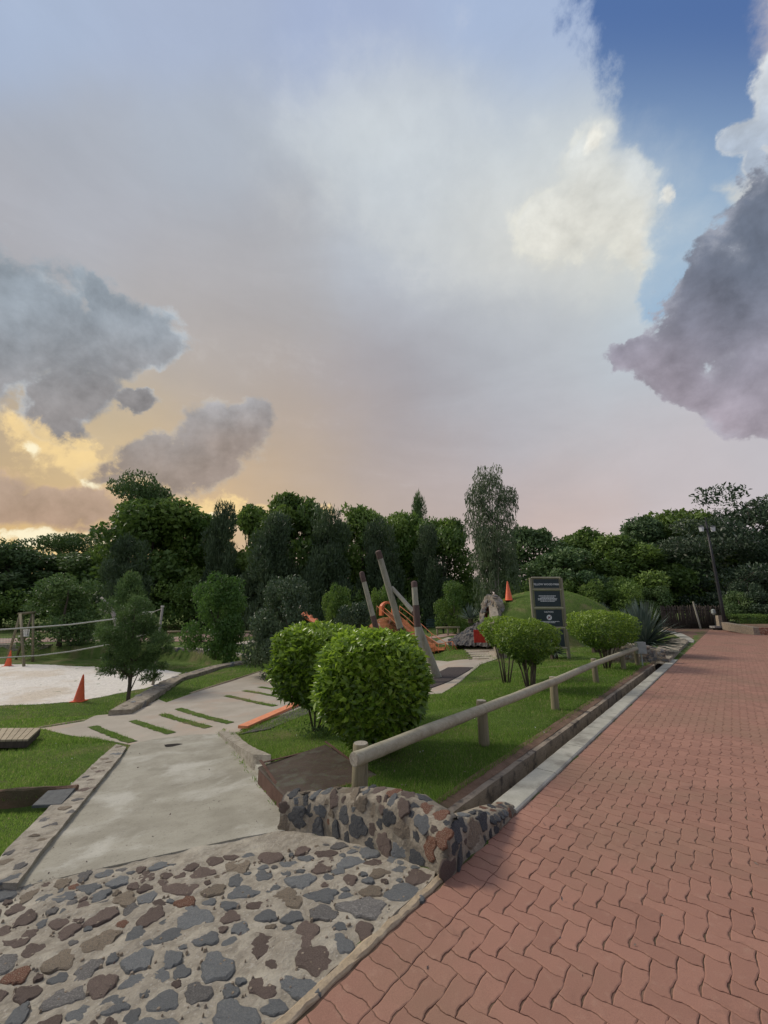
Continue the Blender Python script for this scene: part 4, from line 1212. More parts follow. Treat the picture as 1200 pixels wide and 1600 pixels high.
far = [
    # front line of the wood, left to right: (kind, seed, material, u, v_top, y, width px, label)
    ('broad', 1, 'l_dark', -70, 850, 44, 190, 'dark tree past the left edge of the wood'),
    ('broad', 2, 'l_dark', 22, 858, 43, 130, 'dark rounded tree at the far left behind the swing frame'),
    ('umbrella', 3, 'l_olive', 120, 836, 52, 110, 'flat topped tree with open airy crown standing over the left wood'),
    ('broad', 4, 'l_olive', 128, 872, 46, 150, 'low dense tree under the flat topped tree at left'),
    ('broad', 5, 'l_green', 246, 790, 46, 170, 'broad green tree, the widest of the left wood'),
    ('umbrella', 6, 'l_olive', 240, 758, 49, 120, 'tallest left tree whose tufted top rises above all its neighbours'),
    ('column', 7, 'l_cas', 205, 850, 40, 110, 'dark feathery conifer like tree at the left foot of the tall tufted tree'),
    ('column', 8, 'l_cas', 348, 806, 42, 84, 'narrow dark grey green columnar tree beside the broad green tree'),
    ('broad', 9, 'l_bright', 310, 812, 49, 120, 'lighter green tree showing between the broad tree and the dark column'),
    ('broad', 10, 'l_bright', 392, 798, 50, 110, 'thin crowned tree with sunset showing through left of the middle'),
    ('broad', 11, 'l_green', 465, 782, 46, 130, 'large full green tree above the clipped front shrubs'),
    ('column', 12, 'l_cas', 430, 820, 40, 120, 'wide drooping grey green tree in front of the large green tree'),
    ('column', 13, 'l_cas', 512, 812, 41, 110, 'tall grey green drooping tree behind the two leaning poles'),
    ('broad', 2, 'l_green', 566, 802, 47, 110, 'ragged green tree behind the tallest leaning pole'),
    ('column', 7, 'l_cas', 594, 826, 41, 90, 'slim dark tree just left of the tallest leaning pole'),
    ('column', 12, 'l_olive', 652, 790, 54, 50, 'small tufted tree top peeping over the middle of the wood'),
    ('broad', 4, 'l_bright', 626, 812, 49, 100, 'yellowish green tree in the middle of the wood'),
    ('broad', 5, 'l_green', 690, 816, 44, 110, 'green tree left of the tall pale trunked tree'),
    ('column', 8, 'l_cas', 668, 838, 40, 80, 'dark narrow tree behind the right leaning pole'),
    ('broad', 9, 'l_dark', 830, 830, 46, 110, 'dark tree just right of the tall pale trunked tree'),
    ('broad', 10, 'l_green', 905, 838, 47, 120, 'mid green tree over the grassy mound'),
    ('broad', 1, 'l_dark', 880, 860, 41, 120, 'dark low tree right behind the sign board'),
    ('broad', 11, 'l_green', 975, 846, 42, 130, 'green tree over the spiky blue green plants'),
    ('broad', 4, 'l_dark', 1010, 820, 47, 130, 'dark tree rising towards the right behind the pole fence'),
    ('broad', 2, 'l_green', 1060, 806, 46, 130, 'green tree left of the floodlight pole'),
    ('feather', 20, 'l_silver', 1100, 812, 40, 120, 'grey green tree with pale leaf tips around the floodlight pole'),
    ('feather', 21, 'l_silver', 1165, 768, 42, 190, 'tall wide silvery tree at the right edge'),
    ('feather', 20, 'l_silver', 1240, 780, 40, 170, 'silvery tree past the right edge of the frame'),
    ('broad', 5, 'l_dark', 1150, 850, 46, 170, 'dark tree under the silvery one at right'),
]
for i, (k, sd, mk, u, vt, y, w_, lb) in enumerate(far):
    tree('tree', k, sd, u, vt, y, w_ * (1.22 if k != 'column' else 1.0), lb, group=GW, matkey=mk)
# the wood behind, one closed mass of foliage, and the undergrowth at its foot
def mass(name, n, size, mat, spec):
    cl = []
    for (u, vt, y, w_) in spec:
        t = gy(u, vt, y); g = zt(t.x, y); H = t.z - g; R = w_ / FPX * y * .5
        for q in range(7):
            a = rnd.uniform(0, 6.28); r = rnd.uniform(0, .7) * R; z = g + H * rnd.uniform(.12, .86); s_ = R * rnd.uniform(.32, .55)
            cl.append((t.x + r * math.cos(a), y + r * math.sin(a) * .7, min(z, g + H - s_ * .8), s_, s_, s_ * .8))
    C_, D_, k = clustered(cl, n, .6)
    ct = rng.random(len(cl))
    link(name, leaf_cloud(name, C_, D_ + np.array([0, 0, .25]), rng.uniform(size[0], size[1], n), M[mat], np.clip(ct[k] * .55 + rng.random(n) * .4, 0, .9), 'leaf', .6, jit=.7, face=True), None, kind='stuff')
sp = []
for i in range(36):
    u = -170 + i * 41 + rnd.uniform(-12, 12); vt = 850 + rnd.uniform(-14, 14)
    if 180 < u < 330: vt = 822 + rnd.uniform(-8, 14)
    if 400 < u < 720: vt = 828 + rnd.uniform(-14, 12)
    if 725 < u < 800: vt = 892
    if 800 < u < 960: vt = 862 + rnd.uniform(-8, 8)
    if u > 1030: vt = 832 + rnd.uniform(-14, 8)
    sp.append((u, vt, 54 + rnd.uniform(-3, 4), 96))
mass('far_wood', 62000, (.28, .55), 'l_dark', sp)
sp = []
for i in range(34):
    u = -150 + i * 42 + rnd.uniform(-12, 12)
    if 735 < u < 800: continue
    sp.append((u, 916 + rnd.uniform(-20, 18), 40 + rnd.uniform(-2, 2), 78))
mass('undergrowth', 34000, (.16, .34), 'l_green', sp)
tree('eucalyptus_tree', 'euc', 40, 762, 729, 33, 96, 'very tall slender tree with pale trunks and drooping grey green crown behind the tunnel mound', matkey='l_euc')
# nearer plants
tree('conifer_bush', 'bush', 33, 112, 896, 27, 120, 'large dark olive bush behind the volleyball net at left', cat='bush', matkey='l_olive')
tree('conifer_bush', 'column', 12, 205, 908, 24, 90, 'feathery olive bush right behind the small tree by the sand', cat='bush', matkey='l_olive')
tree('young_tree', 'bush', 31, 347, 898, 20.5, 96, 'small bright green leafy tree standing on the lawn beyond the curved stone wall', cat='tree', matkey='l_young', base_z=zt(*P2([gt(350, 1016)])[0]))
tree('feathery_bush', 'bush', 32, 452, 905, 16.5, 120, 'big dark feathery bush left of the clipped front shrubs', cat='bush', matkey='l_cas')
tree('feathery_bush', 'bush', 30, 425, 960, 15.2, 62, 'lower dark feathery bush at the end of the curved stone wall', cat='bush', matkey='l_cas')
tree('green_bush', 'bush', 31, 528, 915, 21, 56, 'bright green bush just left of the rusty slide hill', cat='bush', matkey='l_bright')
tree('pale_bush', 'bush', 30, 552, 935, 19.5, 70, 'greyish flowering bush behind the clipped front shrubs', cat='bush', matkey='l_silver')
tree('green_bush', 'bush', 33, 596, 912, 26, 44, 'small bright green tree behind the shortest leaning pole', cat='bush', matkey='l_bright')
tree('green_bush', 'bush', 32, 708, 910, 31, 60, 'light green bush behind the park bench', cat='bush', matkey='l_bright')
for (u, vt, y, w_, sd, mk, lb) in ((1150, 920, 33, 60, 30, 'l_olive', 'loose pale green bush beside the floodlight pole'), (1190, 925, 32, 70, 32, 'l_silver', 'greyish weedy bush at the right edge behind the hedge'),
                                (1235, 925, 31, 70, 31, 'l_olive', 'weedy bush past the right edge'), (1165, 905, 36, 60, 33, 'l_silver', 'taller pale bush behind the loose roadside bushes'),
                                (905, 900, 37, 80, 33, 'l_green', 'green bush rising over the crest of the mound'), (970, 905, 36, 80, 31, 'l_green', 'green bush behind the spiky plants'), (1020, 918, 37, 60, 32, 'l_olive', 'dry twiggy bush left of the pole fence')):
    tree('roadside_bush', 'bush', sd, u, vt, y, w_, lb, cat='bush', matkey=mk)

# small fine leaved tree in front of the sand court
def small_tree():
    b = gt(199, 1111); root = thing('small_tree', b, 'small fine leaved tree with thin dark trunk standing between path and sand court', 'tree')
    D = b.y; S = D / FPX * 1.02
    mb = MB(); rr = random.Random(5)
    def wp(u, v): q = gy(u, v, D); return q - b
    tr = [Vector((0, 0, -.1)), wp(201, 1085), wp(204, 1060), wp(206, 1035), wp(207, 1005), wp(209, 965)]
    mb.tube(tr, [.075, .06, .05, .04, .03, .01], 8, .08)
    cl = []
    for (u, v, r_) in ((205, 938, 15), (222, 945, 18), (185, 948, 18), (165, 990, 16), (262, 995, 14), (205, 962, 20), (190, 985, 26), (222, 985, 26), (240, 1000, 22), (180, 1010, 26), (208, 1010, 30), (238, 1022, 22), (190, 1035, 24), (225, 1038, 22), (175, 1028, 16), (254, 1012, 14), (246, 1040, 12), (190, 1052, 12), (232, 1058, 14), (196, 950, 12), (182, 968, 16), (232, 968, 18)):
        for k in range(3):
            p = wp(u + rr.uniform(-6, 6), v + rr.uniform(-6, 6)) + Vector((0, rr.uniform(-.6, .6), 0)); s = r_ * S * .52
            cl.append((p.x, p.y, p.z, s, s, s * .8))
            if k == 0: mb.tube([tr[min(5, max(1, int((1105 - v) / 28)))], (tr[3] + p) / 2 + Vector((0, 0, -.08)), p], [.022, .014, .005], 5)
    C_, D_, k = clustered(cl, 24000, .2)
    t = rng.random(len(C_)) * .6 + rng.random(len(cl))[k] * .4
    link('crown', leaf_cloud('crown', C_, D_ * .6 + np.array([0, 0, .3]), rng.uniform(.06, .115, len(C_)), M['l_olive'], np.clip(t, 0, .9), 'leaf', .28, jit=.8), root)
    mb.build('trunk', M['bark'], root, smooth=True)
small_tree()

# ------------------------------------------------------------------ clipped shrubs
def shrub(u, vc, vbase, rx_px, rz_px, y, label, leaf, n, mat, group=None, name='clipped_shrub', stems=9, lean=0, seed=1, basez=None, boxy=3.1, top_flat=.0):
    rr = random.Random(seed)
    cen = gy(u, vc, y); bz_ = zt(cen.x, y) if basez is None else basez
    dep = y * CP + (cen.z - EYE) * SP
    rx = rx_px * dep / FPX; rz = rz_px * dep / FPX
    base = Vector((cen.x + lean, y, bz_))
    root = thing(name, base, label, 'shrub', group)
    c = cen - base
    # superellipsoid skin with bumps
    d = unit(n)
    a = np.abs(d) ** boxy
    k = (a[:, 0] + a[:, 1] + a[:, 2]) ** (-1 / boxy)
    bump_ = np.array([mnoise.noise(Vector(p) * 2.2 + Vector((seed, 0, 0))) for p in d]) * .17 + np.array([mnoise.noise(Vector(p) * 6 + Vector((seed, 5, 0))) for p in d]) * .07
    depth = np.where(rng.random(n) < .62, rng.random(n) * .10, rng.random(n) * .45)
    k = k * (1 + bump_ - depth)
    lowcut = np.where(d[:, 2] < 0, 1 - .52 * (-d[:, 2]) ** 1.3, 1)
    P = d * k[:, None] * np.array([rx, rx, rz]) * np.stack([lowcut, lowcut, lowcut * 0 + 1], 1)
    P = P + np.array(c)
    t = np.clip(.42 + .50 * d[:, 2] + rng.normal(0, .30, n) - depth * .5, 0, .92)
    D_ = d * 1.0 + np.array([0, 0, .55])
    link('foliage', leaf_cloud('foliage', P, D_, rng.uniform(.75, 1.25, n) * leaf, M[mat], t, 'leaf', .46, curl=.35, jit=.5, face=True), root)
    mb = MB()
    for q in range(stems):
        an = rr.uniform(0, 6.28); r0 = rr.uniform(.01, .05 * (1 + rx)); r1 = rr.uniform(.1, .65) * rx
        p0 = Vector((math.cos(an) * r0, math.sin(an) * r0, -.05)); p2 = c + Vector((math.cos(an) * r1, math.sin(an) * r1, -rz * .35))
        p1 = p0.lerp(p2, .5) + Vector((rr.uniform(-.03, .03), rr.uniform(-.03, .03), .03))
        mb.tube([p0, p1, p2], [.020, .015, .007], 6, .06)
        p3 = c + Vector((math.cos(an + .6) * r1, math.sin(an + .6) * r1, -rz * .1)); mb.tube([p1, p1.lerp(p3, .6), p3], [.011, .008, .004], 5)
    mb.build('stems', M['bark'], root, smooth=True)
    # twigs inside so the body is not hollow to the eye
    return root
GS = 'clipped evergreen shrubs on the lawn'
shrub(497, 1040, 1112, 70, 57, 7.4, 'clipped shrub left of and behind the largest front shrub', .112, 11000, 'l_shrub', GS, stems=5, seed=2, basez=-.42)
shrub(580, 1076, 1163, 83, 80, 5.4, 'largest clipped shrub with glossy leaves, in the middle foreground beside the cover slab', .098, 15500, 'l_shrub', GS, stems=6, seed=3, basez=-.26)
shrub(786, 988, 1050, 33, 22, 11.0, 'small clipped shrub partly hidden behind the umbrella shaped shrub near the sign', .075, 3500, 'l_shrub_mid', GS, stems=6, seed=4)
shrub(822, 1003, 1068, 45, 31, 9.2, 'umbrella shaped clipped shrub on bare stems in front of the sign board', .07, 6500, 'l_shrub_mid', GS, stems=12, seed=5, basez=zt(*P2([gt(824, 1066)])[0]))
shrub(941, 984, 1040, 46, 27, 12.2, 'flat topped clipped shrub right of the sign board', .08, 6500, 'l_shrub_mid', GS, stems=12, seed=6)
# leaves low on the stems of the front shrub
def sprigs(u, v, y, n, spread, name, label, parent=None):
    p = gy(u, v, y); p = Vector((p.x, y, zt(p.x, y) + .05))
    C_ = np.array(p) + rng.normal(0, 1, (n, 3)) * np.array([spread, spread * .6, .10]); C_[:, 2] = np.maximum(C_[:, 2], p.z + .0)
    o = link(name, leaf_cloud(name, C_ - np.array(p), unit(n) + np.array([0, 0, .6]), rng.uniform(.04, .07, n), M['l_green'], rng.random(n) * .7, 'leaf', .4), None, p, kind='stuff')
    return o
sprigs(497, 1135, 6.9, 260, .22, 'low_sprigs', 'dark leafy suckers at the foot of the two big front shrubs')

# ------------------------------------------------------------------ spiky blue green plants
def blade_mesh(seed, n=110, R=1.0, wid=.03, droop=.25, flat=.25):
    rr = random.Random(seed); v = []; f = []; t = []
    for q in range(n):
        an = rr.uniform(0, 6.28); el = rr.uniform(.12, 1.5); L = R * rr.uniform(.75, 1.05)
        d = Vector((math.cos(an) * math.cos(el), math.sin(an) * math.cos(el), math.sin(el))); s = Vector((-math.sin(an), math.cos(an), 0))
        n0 = len(v); seg = 4
        for k in range(seg + 1):
            tt = k / seg; p = d * L * tt + Vector((0, 0, -droop * L * tt ** 2.2 * math.cos(el))); w = wid * (1 - tt ** 2) * .5 + .001
            v += [p + s * w, p - Vector((0, 0, w * .5)), p - s * w]
        for k in range(seg):
            a_ = n0 + k * 3
            f += [(a_, a_ + 3, a_ + 4, a_ + 1), (a_ + 1, a_ + 4, a_ + 5, a_ + 2)]; tv = rr.random() * .9; t += [tv, tv]
    me = mesh('leaf_rosette', v, f, M['l_agave'])
    at = me.attributes.new('tint', 'FLOAT', 'FACE'); at.data.foreach_set('value', t)
    return me
BL = [blade_mesh(1, 420, wid=.045), blade_mesh(2, 260, wid=.05), blade_mesh(3, 70, wid=.10, droop=.05)]
def spiky(u, v, y, rpx, var, label, trunk=.2, bz_=None):
    p = gy(u, v, y); z0 = zt(p.x, y) if bz_ is None else bz_
    root = thing('spiky_plant', (p.x, y, z0), label, 'plant', 'spiky blue green plants')
    r = rpx * y / FPX
    o = link('leaf_rosette', BL[var], root, (0, 0, trunk)); o.scale = (r, r, r); o.rotation_euler = (0, 0, rnd.uniform(0, 6))
    mb = MB(); mb.tube([(0, 0, -.1), (0, 0, trunk + .08)], [.16, .12], 8, .15); mb.build('stump', M['bark'], root)
    # dry skirt
spiky(1004, 985, 15.0, 72, 0, 'largest spiky blue green plant beside the kerb bend', .35)
spiky(960, 975, 18, 36, 1, 'spiky plant half hidden behind the flat topped shrub', .3)
spiky(926, 975, 17, 30, 0, 'spiky plant just right of the sign board', .3)
spiky(862, 985, 16, 34, 1, 'spiky plant behind the upper sign panels', .2)
spiky(975, 958, 24, 34, 1, 'spiky plant in the back row left of the largest one', .4)
spiky(940, 958, 24, 26, 0, 'back row spiky plant at the right foot of the mound', .4)
AGP = gy(735, 968, 24)
spiky(735, 968, 24.5, 26, 2, 'broad bladed agave on the grey rock slope left of the tunnel', .1, AGP.z - .1)

# ------------------------------------------------------------------ grass and petals
def is_lawn(x, y):
    a_, s_ = A_S(x, y)
    ok = (s_ > .60) | (a_ > 13.2) & (s_ > .6)
    for pl_ in (APX, RAMPX, PATHX, LKX, PLX, TROX, SANDX):
        ok &= ~inpoly(x, y, pl_)
    for q in STRX: ok |= inpoly(x, y, q)
    ok &= polydist(x, y, BASX[0:9]) > .17
    return ok
SAND = gline([(-60, 1110), (0, 1103), (60, 1101), (115, 1097), (170, 1087), (230, 1075), (262, 1064), (284, 1052), (255, 1047), (215, 1043), (160, 1042), (110, 1041), (40, 1038), (10, 1038), (-60, 1041), (-200, 1052), (-330, 1085), (-200, 1112)])
SANDX = P2(SAND)
sheet('sand', SAND, .25, .012, M['sand'], skirt=.05, rough=.02, jitter=.05, kind='structure')
def grass(n, y0, y1, h0, h1, w0, dens_pow):
    y = y0 * (y1 / y0) ** rng.random(n)
    x = (rng.random(n) * 2 - 1) * 1.05 * (y * CP + .3)
    ok = is_lawn(x, y); x, y = x[ok], y[ok]
    z = zf(x, y, True); n = len(x)
    h = rng.uniform(h0, h1, n) * (1 + .35 * np.sin(x * 2.1 + np.cos(y * 1.7) * 2))
    dx = rng.normal(0, .45, n) * h; dy = rng.normal(0, .45, n) * h
    an = rng.random(n) * np.pi; wx = np.cos(an) * w0 * (1 + y * .07); wy = np.sin(an) * w0 * (1 + y * .07)
    V = np.stack([np.stack([x - wx, y - wy, z - .004], 1), np.stack([x + wx, y + wy, z - .004], 1), np.stack([x + dx, y + dy, z + h], 1)], 1).reshape(-1, 3)
    patch = .5 + .3 * np.sin(x * .9 + 2) * np.cos(y * .8) + rng.normal(0, .34, n)
    return V, np.where(rng.random(n) < .05, .99, np.clip(patch, 0, .92))
Vs, Ts = zip(grass(380000, 2.8, 9, .014, .040, .0024, 2), grass(260000, 8, 24, .025, .055, .0036, 2))
V = np.concatenate(Vs); T = np.concatenate(Ts); n = len(T)
me = bpy.data.meshes.new('grass'); me.vertices.add(n * 3); me.vertices.foreach_set('co', V.astype(np.float32).ravel())
me.loops.add(n * 3); me.loops.foreach_set('vertex_index', np.arange(n * 3, dtype=np.int32))
me.polygons.add(n); me.polygons.foreach_set('loop_start', np.arange(0, n * 3, 3, dtype=np.int32)); me.polygons.foreach_set('loop_total', np.full(n, 3, np.int32))
me.materials.append(M['grass']); at = me.attributes.new('tint', 'FLOAT', 'FACE'); at.data.foreach_set('value', T.astype(np.float32)); me.update(calc_edges=True)
link('grass', me, None, kind='stuff')
# fallen petals
n = 900
y = 3.2 * (10 / 3.2) ** rng.random(n); x = (rng.random(n) * 2 - 1) * y
cl_ = np.sin(x * 3.1 + 1) * np.cos(y * 2.3) + rng.normal(0, .5, n)
ok = is_lawn(x, y) & (cl_ > .6); x, y = x[ok], y[ok]; z = zf(x, y, True) + .028; n = len(x)
C_ = np.stack([x, y, z], 1)
link('fallen_petals', leaf_cloud('fallen_petals', C_, unit(n) * np.array([1, 1, .2]), rng.uniform(.010, .022, n), M['petal'], rng.random(n), 'leaf', .8), None, kind='stuff')
n = 700; y = 3.0 * (12 / 3.0) ** rng.random(n); x = (rng.random(n) * 2 - 1) * y
ok = is_lawn(x, y) & (np.sin(x * 1.7) + np.cos(y * 1.3) + rng.normal(0, .7, n) > .3); x, y = x[ok], y[ok]; n = len(x)
link('dry_leaves', leaf_cloud('dry_leaves', np.stack([x, y, zf(x, y, True) + .022], 1), unit(n) * np.array([1, 1, .2]), rng.uniform(.015, .035, n), M['s_tan'], rng.random(n), 'leaf', .5), None, kind='stuff')
# dry leaves and twigs on ramp and road edge
n = 260; y = rng.uniform(2.2, 8, n); x = (rng.random(n) * 2 - 1) * y * .9
ok = inpoly(x, y, RAMPX) | inpoly(x, y, APX) | ((rng.random(n) < .35) & (A_S(x, y)[1] < 0)); x, y = x[ok], y[ok]; z = zf(x, y, False) + np.where(A_S(x, y)[1] < 0, .002, .02); n = len(x)
link('leaf_litter', leaf_cloud('leaf_litter', np.stack([x, y, z], 1), unit(n) * np.array([1, 1, .15]), rng.uniform(.012, .03, n), M['s_brown'], rng.random(n), 'leaf', .5), None, kind='stuff')

def tufts(name, pts, n, h, label=None):
    p = np.array(pts); k = rng.integers(0, len(p), n); C_ = p[k] + rng.normal(0, 1, (n, 3)) * np.array([.02, .02, 0])
    link(name, leaf_cloud(name, C_, np.array([0, 0, 1.]) + rng.normal(0, .5, (n, 3)), rng.uniform(h * .5, h, n), M['grass'], rng.random(n) * .9, 'leaf', .16, jit=.3), None, kind='stuff')
ed = []
for i in range(46):
    a_ = rnd.uniform(-1.5, 9); q = W(a_, rnd.choice((-.201, -.201, -.004, -.003)), -.004)
    if rnd.random() < .55: ed.append(tuple(q))
tufts('joint_weeds', ed, 420, .016)
ed = [tuple(gt(345 + rnd.uniform(-6, 6), 1147 + rnd.uniform(-5, 5)) + Vector((0, 0, .02))) for _ in range(8)] + [tuple(gt(345 + 110 * t + rnd.uniform(-5, 1), 1150 + 140 * t) + Vector((0, 0, .015))) for t in [rnd.random() for _ in range(26)]]
tufts('kerb_weeds', ed, 260, .05)

# ------------------------------------------------------------------ rail fence
posts_px = [(561, 1262, .145), (757, 1167, .130), (868, 1111, .128), (932, 1068, .125), (975, 1047, .125), (997, 1041, .12)]
rf = thing('rail_fence', gt(757, 1167), 'low round pole fence of one long weathered rail on short posts along the drain', 'fence')
PP = [gp(u, v, -.07) for u, v, r in posts_px]
mposts = []
for i, p in enumerate(PP):
    d = posts_px[i][2] * (1.0 if i else .98)
    r = d / 2; h = .50 if i == 0 else .53; h = .50 if i > 3 else h
    mb = MB(); n = 14; rr = random.Random(i)
    lean = Vector((rr.uniform(-.012, .012), rr.uniform(-.012, .012), 0))
    mb.tube([Vector((0, 0, -.4)), Vector((0, 0, 0)), lean * .5 + Vector((0, 0, h * .5)), lean + Vector((0, 0, h - .012)), lean + Vector((0, 0, h))], [r, r * 1.02, r, r * .98, r * .9], n, .03, i)
    o = mb.build('post', M['post'], rf, p - rf.location, smooth=False); shade_auto(o, 35)
    mb = MB(); mb.tube([lean + Vector((0, 0, h)), lean + Vector((0, 0, h + .003))], [r * .89, r * .87], n); mb.build('sawn_top', M['endgrain'], o)
    mposts.append(p + Vector((0, 0, h)))
rail_px = [(553, 1187), (600, 1169), (660, 1145), (757, 1107), (810, 1087), (868, 1064), (932, 1036), (975, 1020), (1004, 1010)]
rp = []
for (u, v) in rail_px:
    # on the road side of the post line
    a0_, s0_ = A_S(PP[0].x, PP[0].y); a1_, s1_ = A_S(PP[5].x, PP[5].y)
    d = ray(u, v); best = None
    n2 = Vector((PP[5].y - PP[0].y, -(PP[5].x - PP[0].x), 0)).normalized()
    # piecewise plane through neighbouring posts, shifted to the road side
    for i in range(5):
        A_, B_ = PP[i], PP[i + 1]; e = (B_ - A_); e.z = 0; nn = Vector((e.y, -e.x, 0)).normalized(); off = posts_px[i][2] / 2 + .045
        q0 = A_ + nn * off; t = (q0 - Vector((0, 0, EYE))).dot(nn) / d.dot(nn); pt = Vector((0, 0, EYE)) + d * t
        k = (pt - q0).dot(e) / e.dot(e)
        if (k >= -.001 or i == 0) and (k <= 1 or i == 4): best = pt; break
    rp.append(best if best else pt)
mb = MB()
# smooth height along rail
zz = [p.z for p in rp]; 
pts = []; rad = []
for i in range(len(rp) - 1):
    for k in range(5):
        t = k / 5; pts.append(rp[i].lerp(rp[i + 1], t) - rf.location); rad.append(.057)
pts.append(rp[-1] - rf.location); rad.append(.045); 
for i in range(len(pts)): 
    rad[i] *= 1 + .06 * mnoise.noise(pts[i] * 1.7); pts[i] = pts[i] + Vector((0, 0, .006 * mnoise.noise(pts[i] * 1.3)))
mb.tube(pts, rad, 14, .05, 3)
o = mb.build('rail', M['rail'], rf); shade_auto(o, 40)
mb = MB(); e = (pts[0] - pts[1]).normalized(); mb.tube([pts[0], pts[0] + e * .003], [rad[0] * .93, rad[0] * .9], 14); mb.build('rail_end', M['endgrain'], o)

# ------------------------------------------------------------------ text helper
def text_mesh(txt, size, name='lettering', align='CENTER', bold=0.0):
    c = bpy.data.curves.new(name, 'FONT'); c.body = txt; c.size = size; c.align_x = align; c.align_y = 'CENTER'; c.offset = bold; c.resolution_u = 2; c.extrude = .0015
    o = bpy.data.objects.new('tmp', c); COL.objects.link(o)
    dg = bpy.context.evaluated_depsgraph_get(); dg.update()
    me = bpy.data.meshes.new_from_object(o.evaluated_get(dg)); me.name = name
    bpy.data.objects.remove(o); me.materials.clear(); me.materials.append(M['lettering']); return me

# ------------------------------------------------------------------ sign board
def sign():
    bR = gt(889, 1030); y = bR.y
    D = y * CP
    def wp(u, v, dy=0): return gy(u, v, y + dy)
    root = thing('park_sign', bR, 'tall wooden ladder frame with four dark green notice panels on the lawn', 'sign')
    zt_ = wp(868, 903).z
    sc = (wp(884, 903) - wp(832, 903)).x
    Wd = sc - .10; xr = bR.x; xl = xr - Wd
    H = zt_ - bR.z
    rz = 0.0
    def loc(x, z, yo=0): return Vector((x - xr, yo, z))
    for x in (xr, xl):
        mb = MB(); mb.tube([loc(x, -.4), loc(x, H * .5), loc(x, H - .02), loc(x, H)], [.062, .058, .055, .048], 12, .03, int(x * 9)); o = mb.build('post', M['signwood'], root); shade_auto(o, 40)
    def zrow(v): return wp(860, v).z - bR.z
    rails = [902.5, 921, 950, 981, 1012.5]
    zs = [zrow(v) for v in rails]
    for z in zs:
        mb = MB(); mb.tube([loc(xl + .03, z, -.03), loc(xr - .03, z, -.03)], [.022, .024], 8, .05); mb.build('crossbar', M['rail'], root)
    T = [['YELLOW WOOD PARK'], None, 'C', 'L']
    for k in range(4):
        z1, z0 = zs[k] - .055, zs[k + 1] + .055
        if k == 3: z0 = zs[4] + .05
        mb = MB(); cx = (xl + xr) / 2; w_ = Wd - .20
        mb.box(loc(cx, (z0 + z1) / 2), (w_, .025, z1 - z0)); pn = mb.build('panel', M['board'], root)
        mb = MB()
        for sx in (-1, 1): mb.box(loc(cx + sx * (w_ / 2 + .013), (z0 + z1) / 2, -.004), (.024, .04, z1 - z0 + .05))
        for sz in (0, 1): mb.box(loc(cx, (z0, z1)[sz] + (.013 if sz else -.013), -.004), (w_, .038, .024))
        mb.build('panel_frame', M['signwood'], root)
        def put(txt, size, dz, bold=.0, dx=0):
            o = link('lettering', text_mesh(txt, size, bold=bold), pn, loc(cx + dx, dz, -.0150)); o.rotation_euler = (math.pi / 2, 0, 0); return o
        def bars(lines, zc, step, h, w):
            mb = MB(); rr = random.Random(k)
            for i, L in enumerate(lines):
                x = -L * w / 2; z = zc - i * step
                while x < L * w / 2 - .02:
                    ww = min(rr.uniform(.03, .075), L * w / 2 - x)
                    mb.box(loc(cx + x + ww / 2, z, -.0145), (ww, .002, h * rr.uniform(.85, 1.1))); x += ww + .012
            mb.build('small_print', M['lettering'], pn, kind='stuff')
        zm = (z0 + z1) / 2
        if k == 0: put('YELLOW WOOD PARK', .098, zm - .035, .002)
        if k == 1: bars([.78, .62, .88, .88, .66], zm + .10, .048, .026, w_ * .85)
        if k == 2:
            put('CAUTION', .075, z1 - .09, .0015)
            mb = MB(); n = 28; v = [loc(cx, zm + .015, -.0150)]
            for q in range(n): v.append(loc(cx + .095 * math.cos(2 * math.pi * q / n), zm + .015 + .095 * math.sin(2 * math.pi * q / n), -.0150))
            mb.add(v, [(0, q + 1, (q + 1) % n + 1) for q in range(n)]); mb.build('round_emblem', M['lettering'], pn)
            mb = MB()   # dog silhouette with bar
            for (px_, pz_, w, h) in ((0, -.005, .07, .034), (-.034, .022, .026, .030), (-.03, -.034, .014, .034), (.028, -.034, .014, .034), (.038, .02, .010, .03)):
                mb.box(loc(cx + px_, zm + .015 + pz_, -.0165), (w, .002, h))
            mb.build('emblem_print', M['board'], pn)
            mb = MB(); mb.box(loc(cx, zm + .015, -.0185), (.165, .002, .014), Matrix.Rotation(R_(-45), 3, 'Y')); mb.build('emblem_bar', M['redpaint'], pn)
            bars([.92, .5], zm - .13, .042, .022, w_ * .85)
        if k == 3: bars([.5, .62, .5], zm - .02, .085, .05, w_ * .9)
sign()

